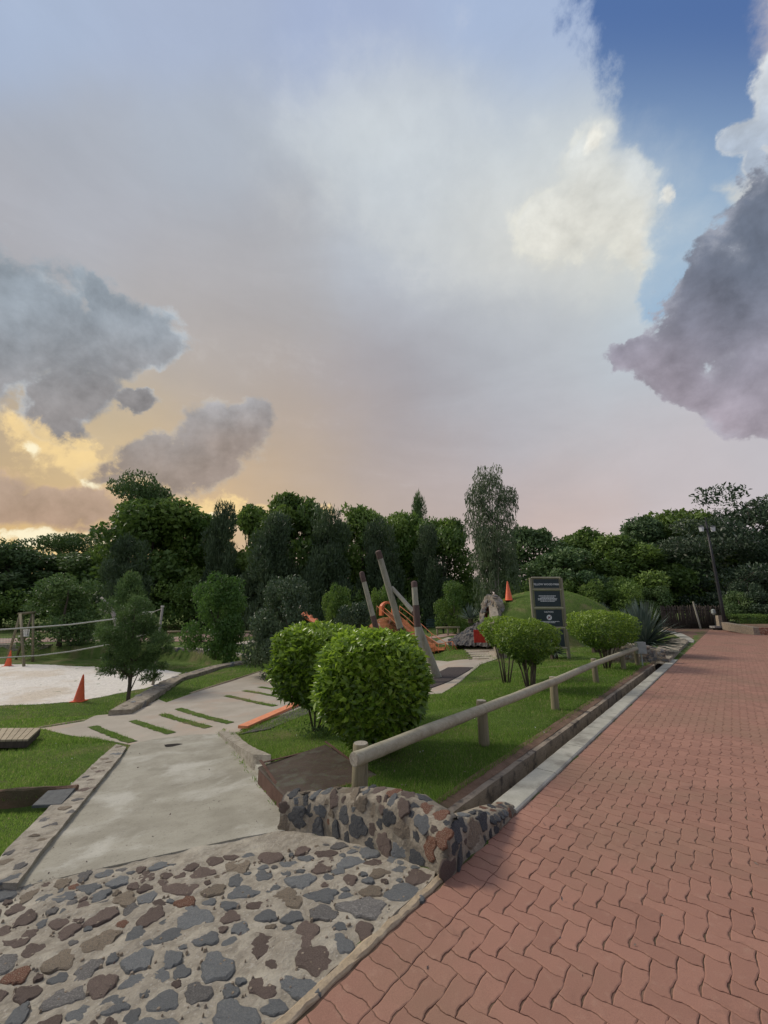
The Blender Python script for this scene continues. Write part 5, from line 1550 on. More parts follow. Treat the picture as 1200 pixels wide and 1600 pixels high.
# ------------------------------------------------------------------ curved stone wall round the sand court
def stone_wall(path, wid, top, bot, name, label, side, cat='stone wall', n_st=120, rmax=.14, facemat='s_dark', mortar='wallmortar', kinds=('s_dark', 's_grey', 's_blue', 's_grey'), top_st=True, seed=0):
    root = thing(name, (path[0][0], path[0][1], bot[0] if hasattr(bot, '__len__') else bot), label, cat)
    o = strip_solid(path, wid, top, bot, 'wall_body', M[mortar], root, side=side, segs=6, noise_amp=.02, seed=seed)
    for v in o.data.vertices: v.co = v.co - Vector(root.location)
    me = o.data; pl = []
    quads = []
    for p in me.polygons:
        if len(p.vertices) == 4 and p.area > .004: quads.append(p)
    ar = np.array([p.area for p in quads]); ar /= ar.sum()
    for _ in range(n_st * 14):
        if len(pl) >= n_st: break
        p = quads[int(rng.choice(len(quads), p=ar))]
        a_, b_, c_, d_ = [me.vertices[i].co for i in p.vertices]
        t, s_ = rnd.random(), rnd.random()
        q = (a_ * (1 - t) + b_ * t) * (1 - s_) + (d_ * (1 - t) + c_ * t) * s_
        r = rnd.uniform(.4, 1) * rmax
        if abs(p.normal.z) > .6: r = min(r, wid * .42)
        if any((q - e).length < (r + g) * .9 for e, g in pl): continue
        wz = q.z + root.location.z
        wx, wy = q.x + root.location.x, q.y + root.location.y
        pl.append((q.copy(), r))
        tg = Vector((p.normal.y, -p.normal.x, 0)) if abs(p.normal.z) < .8 else (b_ - a_)
        put_stone(rnd.choice(kinds), q + Vector(root.location) - p.normal * .006, p.normal.copy(), tg, r * 1.1, r * .8, .02, root)
    return root
wp_ = BASX[0:7]
near = [BASX[0], BASX[1], BASX[2], BASX[3]]
def ztop(p, o): return [zt(q[0] , q[1] ) + o for q in p]
# height of lawn outside the wall
def outside(p, c=(-10.5, 14.5)):
    return [zt(q[0] + .25 * (q[0] - c[0]) / math.hypot(q[0] - c[0], q[1] - c[1]), q[1] + .25 * (q[1] - c[1]) / math.hypot(q[0] - c[0], q[1] - c[1])) for q in p]
tops = [z + .10 for z in outside(near)]
stone_wall(near, .48, tops, -1.6, 'curved_wall', 'grey stone wall end curving up from the small tree along the sand court', 1, n_st=110, rmax=.13, kinds=('s_grey', 's_grey', 's_blue', 's_tan'))
farw = [BASX[3], BASX[4], BASX[5], BASX[6]]
stone_wall(farw, .36, [z + .06 for z in outside(farw)], -1.6, 'back_wall', 'dark stone retaining wall with pale coping behind the right end of the sand court', -1, n_st=150, rmax=.16)
lw = [BASX[7], BASX[8], BASX[9]]
stone_wall(lw, .35, [z + .08 for z in outside(lw)], -1.6, 'back_wall', 'low grey stone wall behind the far traffic cone at the left edge', -1, n_st=60, rmax=.16)

# ------------------------------------------------------------------ leaning poles
PB = gt(659, 1066); PD = PB.y
def pole(name, pts_px, y0, y1, r, bands, label, mat='pole', group='leaning poles of the play frame'):
    """pts_px = top then base in the photo; y0/y1 = distance of top and base; bands = list of (t0,t1) dark sleeves measured from top"""
    top = gy(*pts_px[0], y0); bot = gy(*pts_px[1], y1)
    root = thing(name, bot, label, 'pole', group)
    L = (top - bot)
    mb = MB(); n = 9
    mb.tube([L * (i / n) + Vector((mnoise.noise(Vector((i, r * 50, 1))) * .015, 0, 0)) for i in range(n + 1)], [r * (1.08 - .2 * i / n) for i in range(n + 1)], 14, .025, 5)
    o = mb.build('shaft', M[mat], root); shade_auto(o, 40)
    for (t0, t1) in bands:
        mb = MB(); a_, b_ = 1 - t0, 1 - t1; rr = r * (1.08 - .2 * (a_ + b_) / 2) + .008
        p0, p1 = L * a_, L * b_
        if t0 == 0:
            e = L.normalized(); mb.tube([p1, p0 - e * .0, p0 + e * .03, p0 + e * .05], [rr, rr, rr * .75, rr * .3], 14)
        else: mb.tube([p1, p0], [rr, rr], 14)
        o = mb.build('cap' if t0 == 0 else 'sleeve', M['polecap'], root); shade_auto(o, 40)
    return root
pole('leaning_pole', ((565, 895), (603, 1040)), PD + 1.5, PD + 1.8, .095, [(0, .10), (.47, .86)], 'shortest leaning pole, leftmost of the group above the clipped shrub')
pole('leaning_pole', ((591, 862), (646, 1052)), PD + .6, PD + 1.2, .115, [(0, .06), (.63, .80)], 'tallest leaning pole with dark cap above the big clipped shrub')
pole('leaning_pole', ((647, 910), (660, 1075)), PD - .1, PD - .3, .105, [(0, .05), (.23, .44)], 'upright pole at the right end of the pole group with a dark sleeve')
pole('leaning_pole', ((652, 975), (684, 1060)), PD + .3, PD + .55, .13, [], 'thick stub pole leaning behind the right upright pole', mat='pole')
pole('cross_pole', ((612, 918), (655, 966)), PD + .85, PD + .12, .075, [(.80, .98)], 'slanting cross pole joining the tallest pole to the right upright pole')

# ------------------------------------------------------------------ slide hill
def slide():
    y = SLH.y; b = gt(690, 1020)
    root = thing('slide', (SLH.x, y, zt(SLH.x, y)), 'orange metal slide with long side rails running down a rusty earth hill', 'slide')
    O = Vector(root.location)
    def w_(u, v, yy): return gy(u, v, yy) - O
    # chute
    t = w_(607, 957, y - .4); e = w_(688, 1026, y - 4.2)
    t.z = max(t.z, zt(t.x + O.x, t.y + O.y) - O.z + .1)
    pts = [t, t.lerp(e, .3) + Vector((0, 0, -.0)), t.lerp(e, .65) + Vector((0, 0, -.12)), t.lerp(e, .88) + Vector((0, 0, -.16)), e]
    zs_ = []
    for i, p in enumerate(pts): 
        g = zt(p.x + O.x, p.y + O.y) - O.z + .10; zs_.append(Vector((p.x, p.y, max(p.z, g))))
    pts = zs_
    d = (e - t).normalized(); s = Vector((d.y, -d.x, 0)).normalized()
    mb = MB(); v = []; f = []
    for i, p in enumerate(pts):
        for o_, z in ((-.30, .14), (-.27, .0), (.27, .0), (.30, .14)): v.append(p + s * o_ + Vector((0, 0, z)))
    for i in range(len(pts) - 1):
        for q in range(3): f.append((i * 4 + q, (i + 1) * 4 + q, (i + 1) * 4 + q + 1, i * 4 + q + 1))
    n0 = len(v); v += [p - Vector((0, 0, .03)) for p in v]
    f += [tuple(n0 + a for a in reversed(q)) for q in f]
    mb.add(v, f); mb.build('chute', M['rustsoil'], root)
    for o_, hh in ((-.34, .30), (.34, .30), (-.75, .35), (.75, .35)):
        mb = MB(); path = [p + s * o_ + Vector((0, 0, hh)) for p in pts]
        path.append(pts[-1] + d * .35 + s * o_ + Vector((0, 0, hh * .3))); mb.tube(path, .018, 8); 
        for p in pts[::1]: mb.tube([p + s * o_ + Vector((0, 0, -.15)), p + s * o_ + Vector((0, 0, hh))], .018, 6)
        mb.build('side_rail', M['railpaint'], root, smooth=True)
    # entrance arch
    c = pts[0]
    mb = MB()
    R1, R0 = .46, .32
    for k in range(12):
        a0, a1 = math.pi * k / 12, math.pi * (k + 1) / 12
        P = []
        for (R, dy) in ((R1, -.14), (R1, .14), (R0, .14), (R0, -.14)):
            for a in (a0, a1): P.append(c - d * .1 + s * R * math.cos(a) + Vector((0, 0, .22 + R * math.sin(a) * .75)) + Vector((d.x, d.y, 0)) * dy)
        mb.add(P, [(0, 1, 3, 2), (2, 3, 5, 4), (4, 5, 7, 6), (6, 7, 1, 0)])
    for sx in (-1, 1): mb.box(c - d * .1 + s * sx * .40 + Vector((0, 0, .05)), (.14, .3, .5), Matrix.Rotation(math.atan2(s.y, s.x), 3, 'Z'))
    mb.build('entrance_arch', M['orange'], root)
slide()
# bare rusty earth on the hill
HP = []
for (a_, r_) in ((-110, .98), (-80, 1.02), (-60, 1.0), (-40, 1.0), (-20, .98), (0, .9), (25, .6), (60, .3), (100, .25), (140, .3), (180, .6), (210, .85), (230, .95)):
    HP.append((SLH.x + 2.9 * r_ * math.cos(R_(a_)), SLH.y + 2.3 * r_ * math.sin(R_(a_))))
sheet('bare_slope', HP, .16, .012, M['rustsoil'], skirt=.05, rough=.03, jitter=.05, kind='structure')
# orange climbing beam at left
a_, b_ = gy(474, 960, 21), gy(516, 988, 19.5)
be2 = thing('climbing_beam', (b_.x, b_.y, zt(b_.x, b_.y)), 'tilted orange climbing beam sticking out between dark bush and clipped shrub', 'beam')
O = Vector(be2.location); d = (b_ - a_); b3 = b_ + d * .5
mb = MB(); mb.tube([a_ - O, b3 - O], [.13, .13], 8); mb.build('beam', M['orange'], be2)
for k in range(5):
    p = a_.lerp(b_, .1 + k * .2) - O; mb = MB(); mb.tube([p + Vector((0, 0, .10)), p + Vector((0, 0, .22))], [.09, .05], 7); mb.build('grip', M['beam'], be2)
mb = MB(); mb.tube([Vector((a_.x - O.x, a_.y - O.y, -.2)), a_ - O], .06, 8); mb.tube([Vector((b_.x - O.x, b_.y - O.y, -.2)), b_ - O], .06, 8); mb.build('support', M['darkwood'], be2)

# ------------------------------------------------------------------ tunnel in the mound
def tunnel():
    # arch facing left and towards the viewer, at the left foot of the mound
    y = 21.9; z0 = gy(760, 982, y).z
    c = gy(766, 984, y)
    root = thing('tunnel_entrance', (c.x, y, z0), 'rough stone arch with dark red opening at the left end of the grassy mound', 'tunnel entrance')
    O = Vector(root.location)
    fwd = Vector((-.90, -.43, 0)).normalized()         # the way it faces
    s = Vector((-fwd.y, fwd.x, 0))                     # sideways
    W2, Hh, dep = .62, 1.30, .5
    ro = random.Random(3)
    mb = MB(); n = 16
    outer = []; inner = []
    for k in range(n + 1):
        a = math.pi * k / n
        outer.append((1.28 * W2 * math.cos(a), (Hh + .42) * abs(math.sin(a)) ** .8)); inner.append((.72 * W2 * math.cos(a), (Hh - .15) * abs(math.sin(a)) ** .8))
    v = []; 
    for (o_, i_) in zip(outer, inner):
        for (x_, z_) in (o_, i_):
            for dd_ in (0, -dep):
                j = .05
                v.append(s * (x_ + ro.uniform(-j, j)) + Vector((0, 0, z_ + ro.uniform(-j, j))) + fwd * (dd_ + ro.uniform(-j, j)))
    f = []
    for k in range(n):
        a_ = k * 4; b_ = a_ + 4
        f += [(a_, b_, b_ + 2, a_ + 2), (a_ + 1, a_ + 3, b_ + 3, b_ + 1), (a_, a_ + 1, b_ + 1, b_), (a_ + 2, b_ + 2, b_ + 3, a_ + 3)]
    mb.add(v, f); mb.build('arch_body', M['wallmortar'], root)
    for k in range(26):
        a = math.pi * (k + .5) / 26; R = 1.0 + ro.uniform(-.18, .2)
        p = O + s * (W2 * math.cos(a) * R) + Vector((0, 0, (Hh + .14) * abs(math.sin(a)) ** .8 * (.9 + .12 * (R - 1) * 5))) + fwd * .01
        put_stone(ro.choice(('s_grey', 's_grey', 's_dark', 's_brown')), p, fwd, s, .10, .08, .035, root)
    for k in range(16):
        a = math.pi * (k + .5) / 16
        p = O + s * (W2 * 1.27 * math.cos(a)) + Vector((0, 0, (Hh + .43) * abs(math.sin(a)) ** .8)) - fwd * ro.uniform(.1, .4)
        nr = s * math.cos(a) + Vector((0, 0, math.sin(a)))
        put_stone(ro.choice(('s_tan', 's_grey')), p, nr, fwd, .14, .09, .03, root)
    mb = MB(); mb.box(Vector((0, 0, -.8)) - fwd * .27, (.5, 2.1, 1.7), Matrix.Rotation(math.atan2(fwd.y, fwd.x), 3, 'Z')); mb.build('base_wall', M['wallmortar'], root)
    # lined bore
    mb = MB(); v = []; nb = 12
    for k in range(nb + 1):
        a = math.pi * k / nb
        for dd_ in (-.05, -2.2): v.append(s * (.74 * W2 * math.cos(a)) + Vector((0, 0, (Hh - .12) * abs(math.sin(a)) ** .8 - .05)) + fwd * dd_)
    mb.add(v, [(2 * k, 2 * k + 1, 2 * k + 3, 2 * k + 2) for k in range(nb)] + [tuple(2 * k + 1 for k in range(nb + 1))]); mb.build('lining', M['redlining'], root)
tunnel()
# cone on the mound
def cone(u, vb, vt, label, y=None, group='orange traffic cones'):
    p = gt(u, vb) if y is None else Vector((gy(u, vb, y).x, y, zt(gy(u, vb, y).x, y)))
    top = gy(u, vt, p.y); h = max(.3, top.z - p.z)
    root = thing('traffic_cone', p, label, 'traffic cone', group)
    r = h * .20
    mb = MB(); mb.box((0, 0, .012), (r * 2.3, r * 2.3, .024)); mb.build('base', M['cone'], root)
    mb = MB(); mb.tube([(0, 0, .02), (0, 0, .06), (0, 0, h * .95), (0, 0, h)], [r * 1.02, r * .93, h * .035, h * .02], 20); o = mb.build('body', M['cone'], root); shade_auto(o, 40)
    root.rotation_euler = (R_(rnd.uniform(-2, 2)), 0, rnd.uniform(0, 1))
cone(795, 935, 908, 'traffic cone standing on top of the grassy mound', y=MCY - .8)
cone(123, 1096, 1054, 'traffic cone at the near edge of the sand court')
cone(12, 1041, 1016, 'traffic cone at the far edge of the sand court at the left of the frame')

# grey rock slope, red board, step path and side wall before the tunnel
RS = [gp(690, 1003, -.45), gp(735, 1004, -.45), gp(762, 1004, -.45)]
def rock_slope():
    y = 20.6; root = thing('rock_slope', gy(735, 1003, y - .8), 'sloping bank of dark grey broken rock rising to the tunnel arch', 'rock slope')
    O = Vector(root.location)
    # ridge rises to the right; built as a heightfield wedge with depth
    def wv(u, v, yy): return gy(u, v, yy) - O
    U_ = [702, 712, 724, 736, 746, 757, 767]
    top_v = [1000, 993, 985, 978, 973, 971, 972]
    bot_v = [1004, 1004, 1004, 1005, 1005, 1006, 1006]
    v = []; nU = 25; rows = 9
    for i in range(nU):
        t = i / (nU - 1) * (len(U_) - 1); k = min(len(U_) - 2, int(t)); t -= k
        u = U_[k] * (1 - t) + U_[k + 1] * t; tv = top_v[k] * (1 - t) + top_v[k + 1] * t; bv = bot_v[k] * (1 - t) + bot_v[k + 1] * t
        fr = wv(u, bv, y - .9); fr.z -= .12; bk = wv(u, tv, y + 1.2)
        for r in range(rows):
            q = fr.lerp(bk, r / (rows - 1)); q.z += .10 * mnoise.noise(Vector((i * .7, r * .8, 2))) ; v.append(q)
        q = bk + Vector((0, .5, -2.0)); v.append(q)
    R2 = rows + 1; f = []
    for i in range(nU - 1):
        for r in range(rows): f.append((i * R2 + r, (i + 1) * R2 + r, (i + 1) * R2 + r + 1, i * R2 + r + 1))
    link('rock_bank', mesh('rock_bank', v, f, M['gravel']), root)
    for _ in range(45):
        i = rnd.randrange(nU - 1); r = rnd.randrange(rows - 1); p = v[i * R2 + r].lerp(v[(i + 1) * R2 + r + 1], rnd.random())
        put_stone('s_dark', p + O, Vector((rnd.uniform(-.3, .3), -.6, .8)), Vector((1, 0, .3)), rnd.uniform(.05, .12), rnd.uniform(.04, .08), .04, root)
rock_slope()
q = gt(752, 1003)
rb = thing('red_board', (q.x, 19.3, zt(q.x, 19.3)), 'dark red board leaning at the foot of the rock slope before the tunnel', 'board')
a_, b_ = gy(741, 1004, 19.3), gy(764, 984, 19.3); O = Vector(rb.location)
mb = MB(); mb.box(((a_.x + b_.x) / 2 - O.x, 0, (a_.z + b_.z) / 2 - O.z), (b_.x - a_.x, .06, b_.z - a_.z)); mb.build('panel', M['redpaint'], rb)
mb = MB()
for x in (a_.x + .06, b_.x - .06): mb.box((x - O.x, .07, (a_.z + b_.z) / 2 - O.z - .1), (.07, .07, b_.z - a_.z + .1))
mb.build('brace', M['darkwood'], rb)
stp = sheet('stepped_path', gline([(704, 1076), (738, 1044), (738, 1028), (715, 1008), (672, 998), (700, 996), (742, 1003), (768, 1004), (777, 1030), (752, 1038), (722, 1062)]), .2, .02, M['slab'], skirt=.05, rough=.02, kind='structure')
for k in range(8):
    v = 1006 + k * 3.6; a_, b_ = gt(722 + k * 1.5, v), gt(768 - (k % 3) * 4, v - 1)
    mb = MB(); mb.tube([a_ + Vector((0, 0, .01)), (a_ + b_) / 2 + Vector((0, .03, .015)), b_ + Vector((0, 0, .01))], .035, 6, .2, k)
    o = mb.build('step_edge', M['s_tan'], stp)
sw = [gt(767, 1003), gt(776, 1029)]
stone_wall([(sw[0].x, sw[0].y), (sw[1].x, sw[1].y)], .4, [zt(sw[0].x, sw[0].y) + .62, zt(sw[1].x, sw[1].y) + .50], -1.2, 'side_wall', 'short stone side wall right of the stepped path to the tunnel', 1, n_st=36, rmax=.13, kinds=('s_tan', 's_brown', 's_grey'))

# ------------------------------------------------------------------ culvert headwall
def headwall():
    HP_ = [(953, 1020), (975, 1035), (1000, 1048), (1022, 1054), (1036, 1040)]
    a0, a1 = 9.2, 12.6
    P = [W(12.35, 1.75), W(12.45, 1.2), W(12.55, .7), W(12.62, .45), W(12.65, .18)]
    tz = []
    for p, v in zip(P, (1001, 999, 1001, 1004, 1009)):
        u_ = 0; tz.append(None)
    hts = [.42, .52, .47, .40, .34]
    root = thing('culvert_headwall', P[2], 'curved topped stone headwall with a round dark pipe at the end of the drain', 'headwall')
    o = strip_solid([(p.x, p.y) for p in P], .30, hts, -.6, 'wall_body', M['wallmortar'], root, side=1, segs=5, noise_amp=.02)
    for v in o.data.vertices: v.co = v.co - Vector(root.location)
    for _ in range(90):
        t = rnd.random() * 3.9; i = int(t); t -= i; p = P[i].lerp(P[i + 1], t); e = (P[i + 1] - P[i]).normalized(); nr = Vector((e.y, -e.x, 0)); h = hts[i] * (1 - t) + hts[i + 1] * t
        z = rnd.uniform(-.25, h - .03)
        if z < -.02 and i < 2: continue
        if math.hypot(A_S(p.x, p.y)[1] - .33, z + .12) < .22: continue
        put_stone(rnd.choice(('s_brown', 's_grey', 's_dark', 's_brown', 's_tan')), Vector((p.x, p.y, z)), nr, e, rnd.uniform(.04, .10), rnd.uniform(.03, .07), .02, root)
    for _ in range(22):
        t = rnd.random() * 3.9; i = int(t); t -= i; p = P[i].lerp(P[i + 1], t); e = (P[i + 1] - P[i]).normalized(); nn = Vector((-e.y, e.x, 0)); h = hts[i] * (1 - t) + hts[i + 1] * t
        put_stone(rnd.choice(('s_tan', 's_grey')), Vector((p.x, p.y, h)) + nn * .15, Vector((0, 0, 1)), e, .13, .11, .02, root)
    c = W(12.55, .33, -.13)
    mb = MB(); ring = []; n = 20
    e = -EU
    v = []
    for (r, d) in ((.17, .05), (.13, .05), (.13, -.5), (.17, -.5)):
        for k in range(n): a = 2 * math.pi * k / n; v.append(c + NU * r * math.cos(a) + Vector((0, 0, r * math.sin(a))) + e * (d + .08) - Vector(root.location))
    f = []
    for q in range(2):
        for k in range(n): f.append((q * n + k, q * n + (k + 1) % n, (q + 1) * n + (k + 1) % n, (q + 1) * n + k))
    for k in range(n): f.append((k, 3 * n + k, 3 * n + (k + 1) % n, (k + 1) % n))
    mb.add(v, f); mb.build('pipe', M['wallmortar'], root)
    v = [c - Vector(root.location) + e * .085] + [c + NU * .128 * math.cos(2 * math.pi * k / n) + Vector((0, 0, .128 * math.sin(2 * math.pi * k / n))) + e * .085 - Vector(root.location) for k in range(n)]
    mb = MB(); mb.add(v, [(0, k + 1, (k + 1) % n + 1) for k in range(n)]); mb.build('opening', M['dark'], root)  # flat disc closing the pipe, shade of its inside painted dark
    # grey meter box on the wall
    g = gy(1001, 1012, 12.35)
    bx = thing('grey_box', (g.x, 12.35, g.z - .30), 'small pale grey box fixed behind the last fence post by the headwall', 'box')
    mb = MB(); mb.box((0, 0, .30), (.26, .12, .32)); mb.build('box_body', M['greyplastic'], bx)
    mb = MB(); mb.box((0, -.064, .30), (.22, .012, .27)); mb.build('lid', M['greyplastic'], bx)
    mb = MB(); mb.tube([(0, .02, -.5), (0, .02, .16)], .02, 8); mb.build('stand', M['greyplastic'], bx)
headwall()
# planting pocket and stones past the headwall, inside the bend
sheet('stone_shelf', [W(12.75, .12), W(12.75, .62), W(13.3, .9), gp(1050, 1000, 0), gp(1072, 1001, 0), gp(1076, 1005, 0)], .12, .10, M['wallmortar'], skirt=.5, rough=.06, kind='structure')
BK = [gp(1040, 985, 0), gp(1066, 990.5, 0), gp(1079, 996.5, 0)]

# ------------------------------------------------------------------ right background: pole fence, kerbs, lamp, bollard, hedge
def pole_fence():
    y0, y1 = 33.5, 34.5
    a_, b_ = gy(1036, 975, y0), gy(1140, 977, y1)
    root = thing('pole_fence', (a_.x, a_.y, 0), 'dark fence of close set upright poles behind the end of the brick road', 'fence')
    L = (b_ - a_).length; d = (b_ - a_); d.z = 0; d.normalize()
    ht = gy(1080, 946, 34).z
    n = int(L / .085); k = 0
    base = [MB() for _ in range(3)]; me = []
    for j in range(3):
        mb = MB(); mb.tube([(0, 0, -.2), (0, 0, ht * .5), (.01, 0, ht)], [.036, .034, .030], 6, .1, j); me.append(mb.mesh('fence_pole', M['darkwood'], True))
    for i in range(n):
        p = d * (i * L / n) ; o = link('fence_pole', me[i % 3], root, (p.x, p.y, 0)); o.rotation_euler = (rnd.uniform(-.02, .02), rnd.uniform(-.03, .03), rnd.uniform(0, 6)); o.scale = (1, 1, 1 + rnd.uniform(-.06, .04))
    for z in (.4, ht * .8):
        mb = MB(); mb.tube([Vector((0, -.05, z)), d * L + Vector((0, -.05, z))], .025, 6); mb.build('wire_rail', M['darkwood'], root)
    mb = MB(); c = gy(1093, 970, 33.2) - Vector(root.location); mb.tube([Vector((c.x, c.y, -.2)), Vector((c.x - .25, c.y, ht + .3))], [.07, .06], 8); mb.build('leaning_strut', M['pole'], root)
pole_fence()
def lamp():
    p = gy(1133, 975, 31); x = p.x; t = gy(1113, 815, 31)
    root = thing('floodlight_pole', (x, 31, 0), 'tall black post with two pale lamps among the trees at right', 'lamp post')
    H = t.z
    mb = MB(); mb.tube([(0, 0, -.2), (0, 0, 2), (0, 0, H * .6), (0, 0, H)], [.13, .12, .09, .06], 10); mb.build('post', M['black'], root, smooth=True)
    mb = MB(); mb.tube([(-.45, 0, H * .93), (.45, 0, H * .93)], .035, 8); mb.tube([(0, 0, H), (.05, 0, H + .35)], .03, 6); mb.build('crossarm', M['black'], root)
    for sx in (-1, 1):
        mb = MB(); v = []
        for (r, z) in ((.13, -.22), (.19, .15)):
            for k in range(6): v.append(Vector((sx * .45 + r * math.cos(k * math.pi / 3), r * math.sin(k * math.pi / 3), H * .93 + z)))
        mb.add(v, [(k, (k + 1) % 6, 6 + (k + 1) % 6, 6 + k) for k in range(6)] + [tuple(range(5, -1, -1)), tuple(range(6, 12))])
        o = mb.build('lamp_glass', M['lampglass'], root)
        mb = MB(); mb.tube([(sx * .45, 0, H * .93 + .15), (sx * .45, 0, H * .93 + .28)], [.24, .03], 8); mb.build('lamp_cap', M['black'], root)
lamp()
p = gp(1127, 977, 0); y = 31.5
bo = thing('stone_seat', (gy(1126, 977, y).x, y, 0), 'pale stump like stone seat at the far end of the brick road', 'stone seat')
mb = MB(); mb.box((.18, .1, .5), (.62, .3, 1.1), taper=.12); mb.build('backrest', M['s_tan'], bo)
mb = MB(); mb.box((-.3, -.1, .22), (.9, .5, .14)); mb.build('seat', M['s_grey'], bo)
mb = MB(); mb.box((-.3, -.1, .05), (.55, .35, .2)); mb.build('seat_base', M['darkwood'], bo)
gl_ = gy(1115, 958, 31.8)
gn = thing('garden_lamp', (gl_.x, 31.8, 0), 'small green topped post beside the stone seat', 'post')
mb = MB(); mb.tube([(0, 0, -.1), (0, 0, gl_.z - .1)], .04, 8); mb.build('stem', M['black'], gn)
mb = MB(); mb.tube([(0, 0, gl_.z - .12), (0, 0, gl_.z), (0, 0, gl_.z + .25), (0, 0, gl_.z + .3)], [.06, .14, .13, .03], 8); mb.build('lamp_head', M['greyplastic'], gn)
# kerb wall at the far side of the road
kw = [gp(1046, 982.5, 0), gp(1070, 979.5, 0), gp(1090, 978, 0), gp(1112, 977, 0)]
strip_solid([(p.x, p.y) for p in kw], .5, [.12, .35, .55, .45], -.2, 'far_kerb_wall', M['edging'], None, side=1, segs=3, noise_amp=.05, kind='structure')
sheet('stone_threshold', [gp(1115, 979, 0), gp(1180, 980, 0), gp(1300, 982, 0), gp(1300, 987, 0), gp(1200, 986, 0), gp(1150, 984, 0)], .5, .015, M['s_grey'], skirt=.02, zfun=lambda x, y: x * 0, kind='structure')
pk = [gp(1185, 992, 0), gp(1420, 996, 0)]
pkr = thing('planter_kerb', pk[0], 'brown brick planter edge at the right side of the road far end', 'planter')
mb = MB(); y = pk[0].y
mb.add([Vector(p) for p in ((0, 0, -.1), (5, -.4, -.1), (5, -.4, .48), (0, 0, .42), (0, .28, -.1), (0, .28, .42), (5, .0, .48), (5, 0, -.1))], [(0, 1, 2, 3), (3, 2, 6, 5), (0, 3, 5, 4), (4, 5, 6, 7)]); mb.build('front_wall', M['s_rust'], pkr)
mb = MB(); mb.add([Vector(p) for p in ((-.02, -.02, .42), (.02, .30, .425), (2.6, 6, .9), (2.2, 6, .9))], [(0, 1, 2, 3)]); 
v, f = slab_geo([Vector((-.25, 0, .44)), Vector((.10, -.02, .44)), Vector((1.5, 4, .62)), Vector((1.1, 4, .62))], .5, .02); mb = MB(); mb.add(v, f); mb.build('side_wall', M['s_tan'], pkr)
mb = MB(); v, f = slab_geo([Vector((.1, .2, .40)), Vector((5, 0, .44)), Vector((6, 4, .5)), Vector((1.4, 3.9, .5))], .3, .02); mb.add(v, f); mb.build('soil_fill', M['soil'], pkr)
# clipped hedge at right
def hedge():
    y = 30.5; a_, b_ = gy(1158, 980, y), gy(1330, 980, y)
    root = thing('low_hedge', (a_.x, y, 0), 'low dark clipped hedge along the back of the road at right', 'hedge')
    n = 9000; L = b_.x - a_.x; H = gy(1180, 962, y).z
    x = rng.random(n) * L; top = rng.random(n) < .4
    z = np.where(top, H + rng.normal(0, .04, n), rng.random(n) * H); yy = np.where(top, rng.random(n) * 1.0, rng.normal(0, .05, n))
    link('foliage', leaf_cloud('foliage', np.stack([x, yy, z], 1), unit(n) + np.array([0, -.3, .5]), rng.uniform(.07, .12, n), M['l_green'], rng.random(n) * .9, 'leaf', .5), root)
    mb = MB(); 
    for k in range(14): mb.tube([(L * (k + .5) / 14, .45, -.1), (L * (k + .5) / 14 + .1, .5, H * .8)], [.03, .01], 5)
    mb.build('stems', M['bark'], root)
hedge()

# ------------------------------------------------------------------ bench and rails at the back
def bench():
    y = 32; c = gy(680, 986, y); z0 = zt(c.x, y)
    root = thing('park_bench', (c.x, y, z0), 'dark green slatted park bench at the edge of the wood behind the poles', 'bench')
    w_ = 26 / FPX * y
    for k in range(4): mb = MB(); mb.box((0, -.05 - k * .12, .45), (w_, .10, .03)); mb.build('seat_slat', M['bench'], root)
    for k in range(4): mb = MB(); mb.box((0, .06 + k * .015, .58 + k * .13), (w_, .03, .10)); mb.build('back_slat', M['bench'], root)
    for sx in (-1, 1):
        mb = MB(); mb.box((sx * (w_ / 2 - .06), -.40, .22), (.06, .06, .46)); mb.build('leg', M['black'], root)
        mb = MB(); mb.box((sx * (w_ / 2 - .06), .10, .5), (.06, .06, 1.0)); mb.build('leg', M['black'], root)
        mb = MB(); mb.box((sx * (w_ / 2 - .03), -.18, .66), (.05, .5, .04)); mb.build('armrest', M['bench'], root)
bench()
def low_rail(px0, px1, y, h, label, posts=3, mat='post'):
    a_, b_ = gy(px0[0], px0[1], y), gy(px1[0], px1[1], y)
    g0 = zt(a_.x, y); root = thing('low_rail', (a_.x, y, g0), label, 'rail', 'low pole rails at the edge of the wood')
    d = Vector((b_.x - a_.x, 0, 0)); L = d.length
    mb = MB(); mb.tube([Vector((-.1, -.06, h)), Vector((L * .5, -.06, h + .02)), Vector((L + .1, -.06, zt(b_.x, y) - g0 + h))], .06, 8, .05); mb.build('rail', M[mat], root, smooth=True)
    for k in range(posts):
        x = L * k / (posts - 1); mb = MB(); mb.tube([(x, 0, -.3), (x, 0, h + .04)], .065, 8); mb.build('post', M[mat], root, smooth=True)
low_rail((683, 978), (716, 978), 29, .55, 'low pole rail right of the park bench')
low_rail((264, 990), (312, 990), 31, .55, 'low pole rail left of the bright young tree')
low_rail((380, 988), (440, 988), 31, .55, 'low pole rail right of the bright young tree', 4)
low_rail((60, 992), (150, 992), 31, .55, 'low pole rail behind the swing frame', 4)
sheet('pink_path', gline([(-200, 997), (0, 998), (80, 997), (150, 996), (260, 997), (330, 990), (410, 984), (480, 984), (600, 985), (720, 986), (720, 992), (600, 990), (440, 990), (400, 993), (320, 1003), (240, 1003), (130, 1002), (0, 1006), (-200, 1006)]), .6, .03, M['pink'], skirt=.05, kind='structure')
sheet('narrow_path', gline([(318, 1012), (395, 1001), (440, 997), (442, 1000), (400, 1004), (336, 1016)]), .4, .03, M['slab'], skirt=.05, kind='structure')

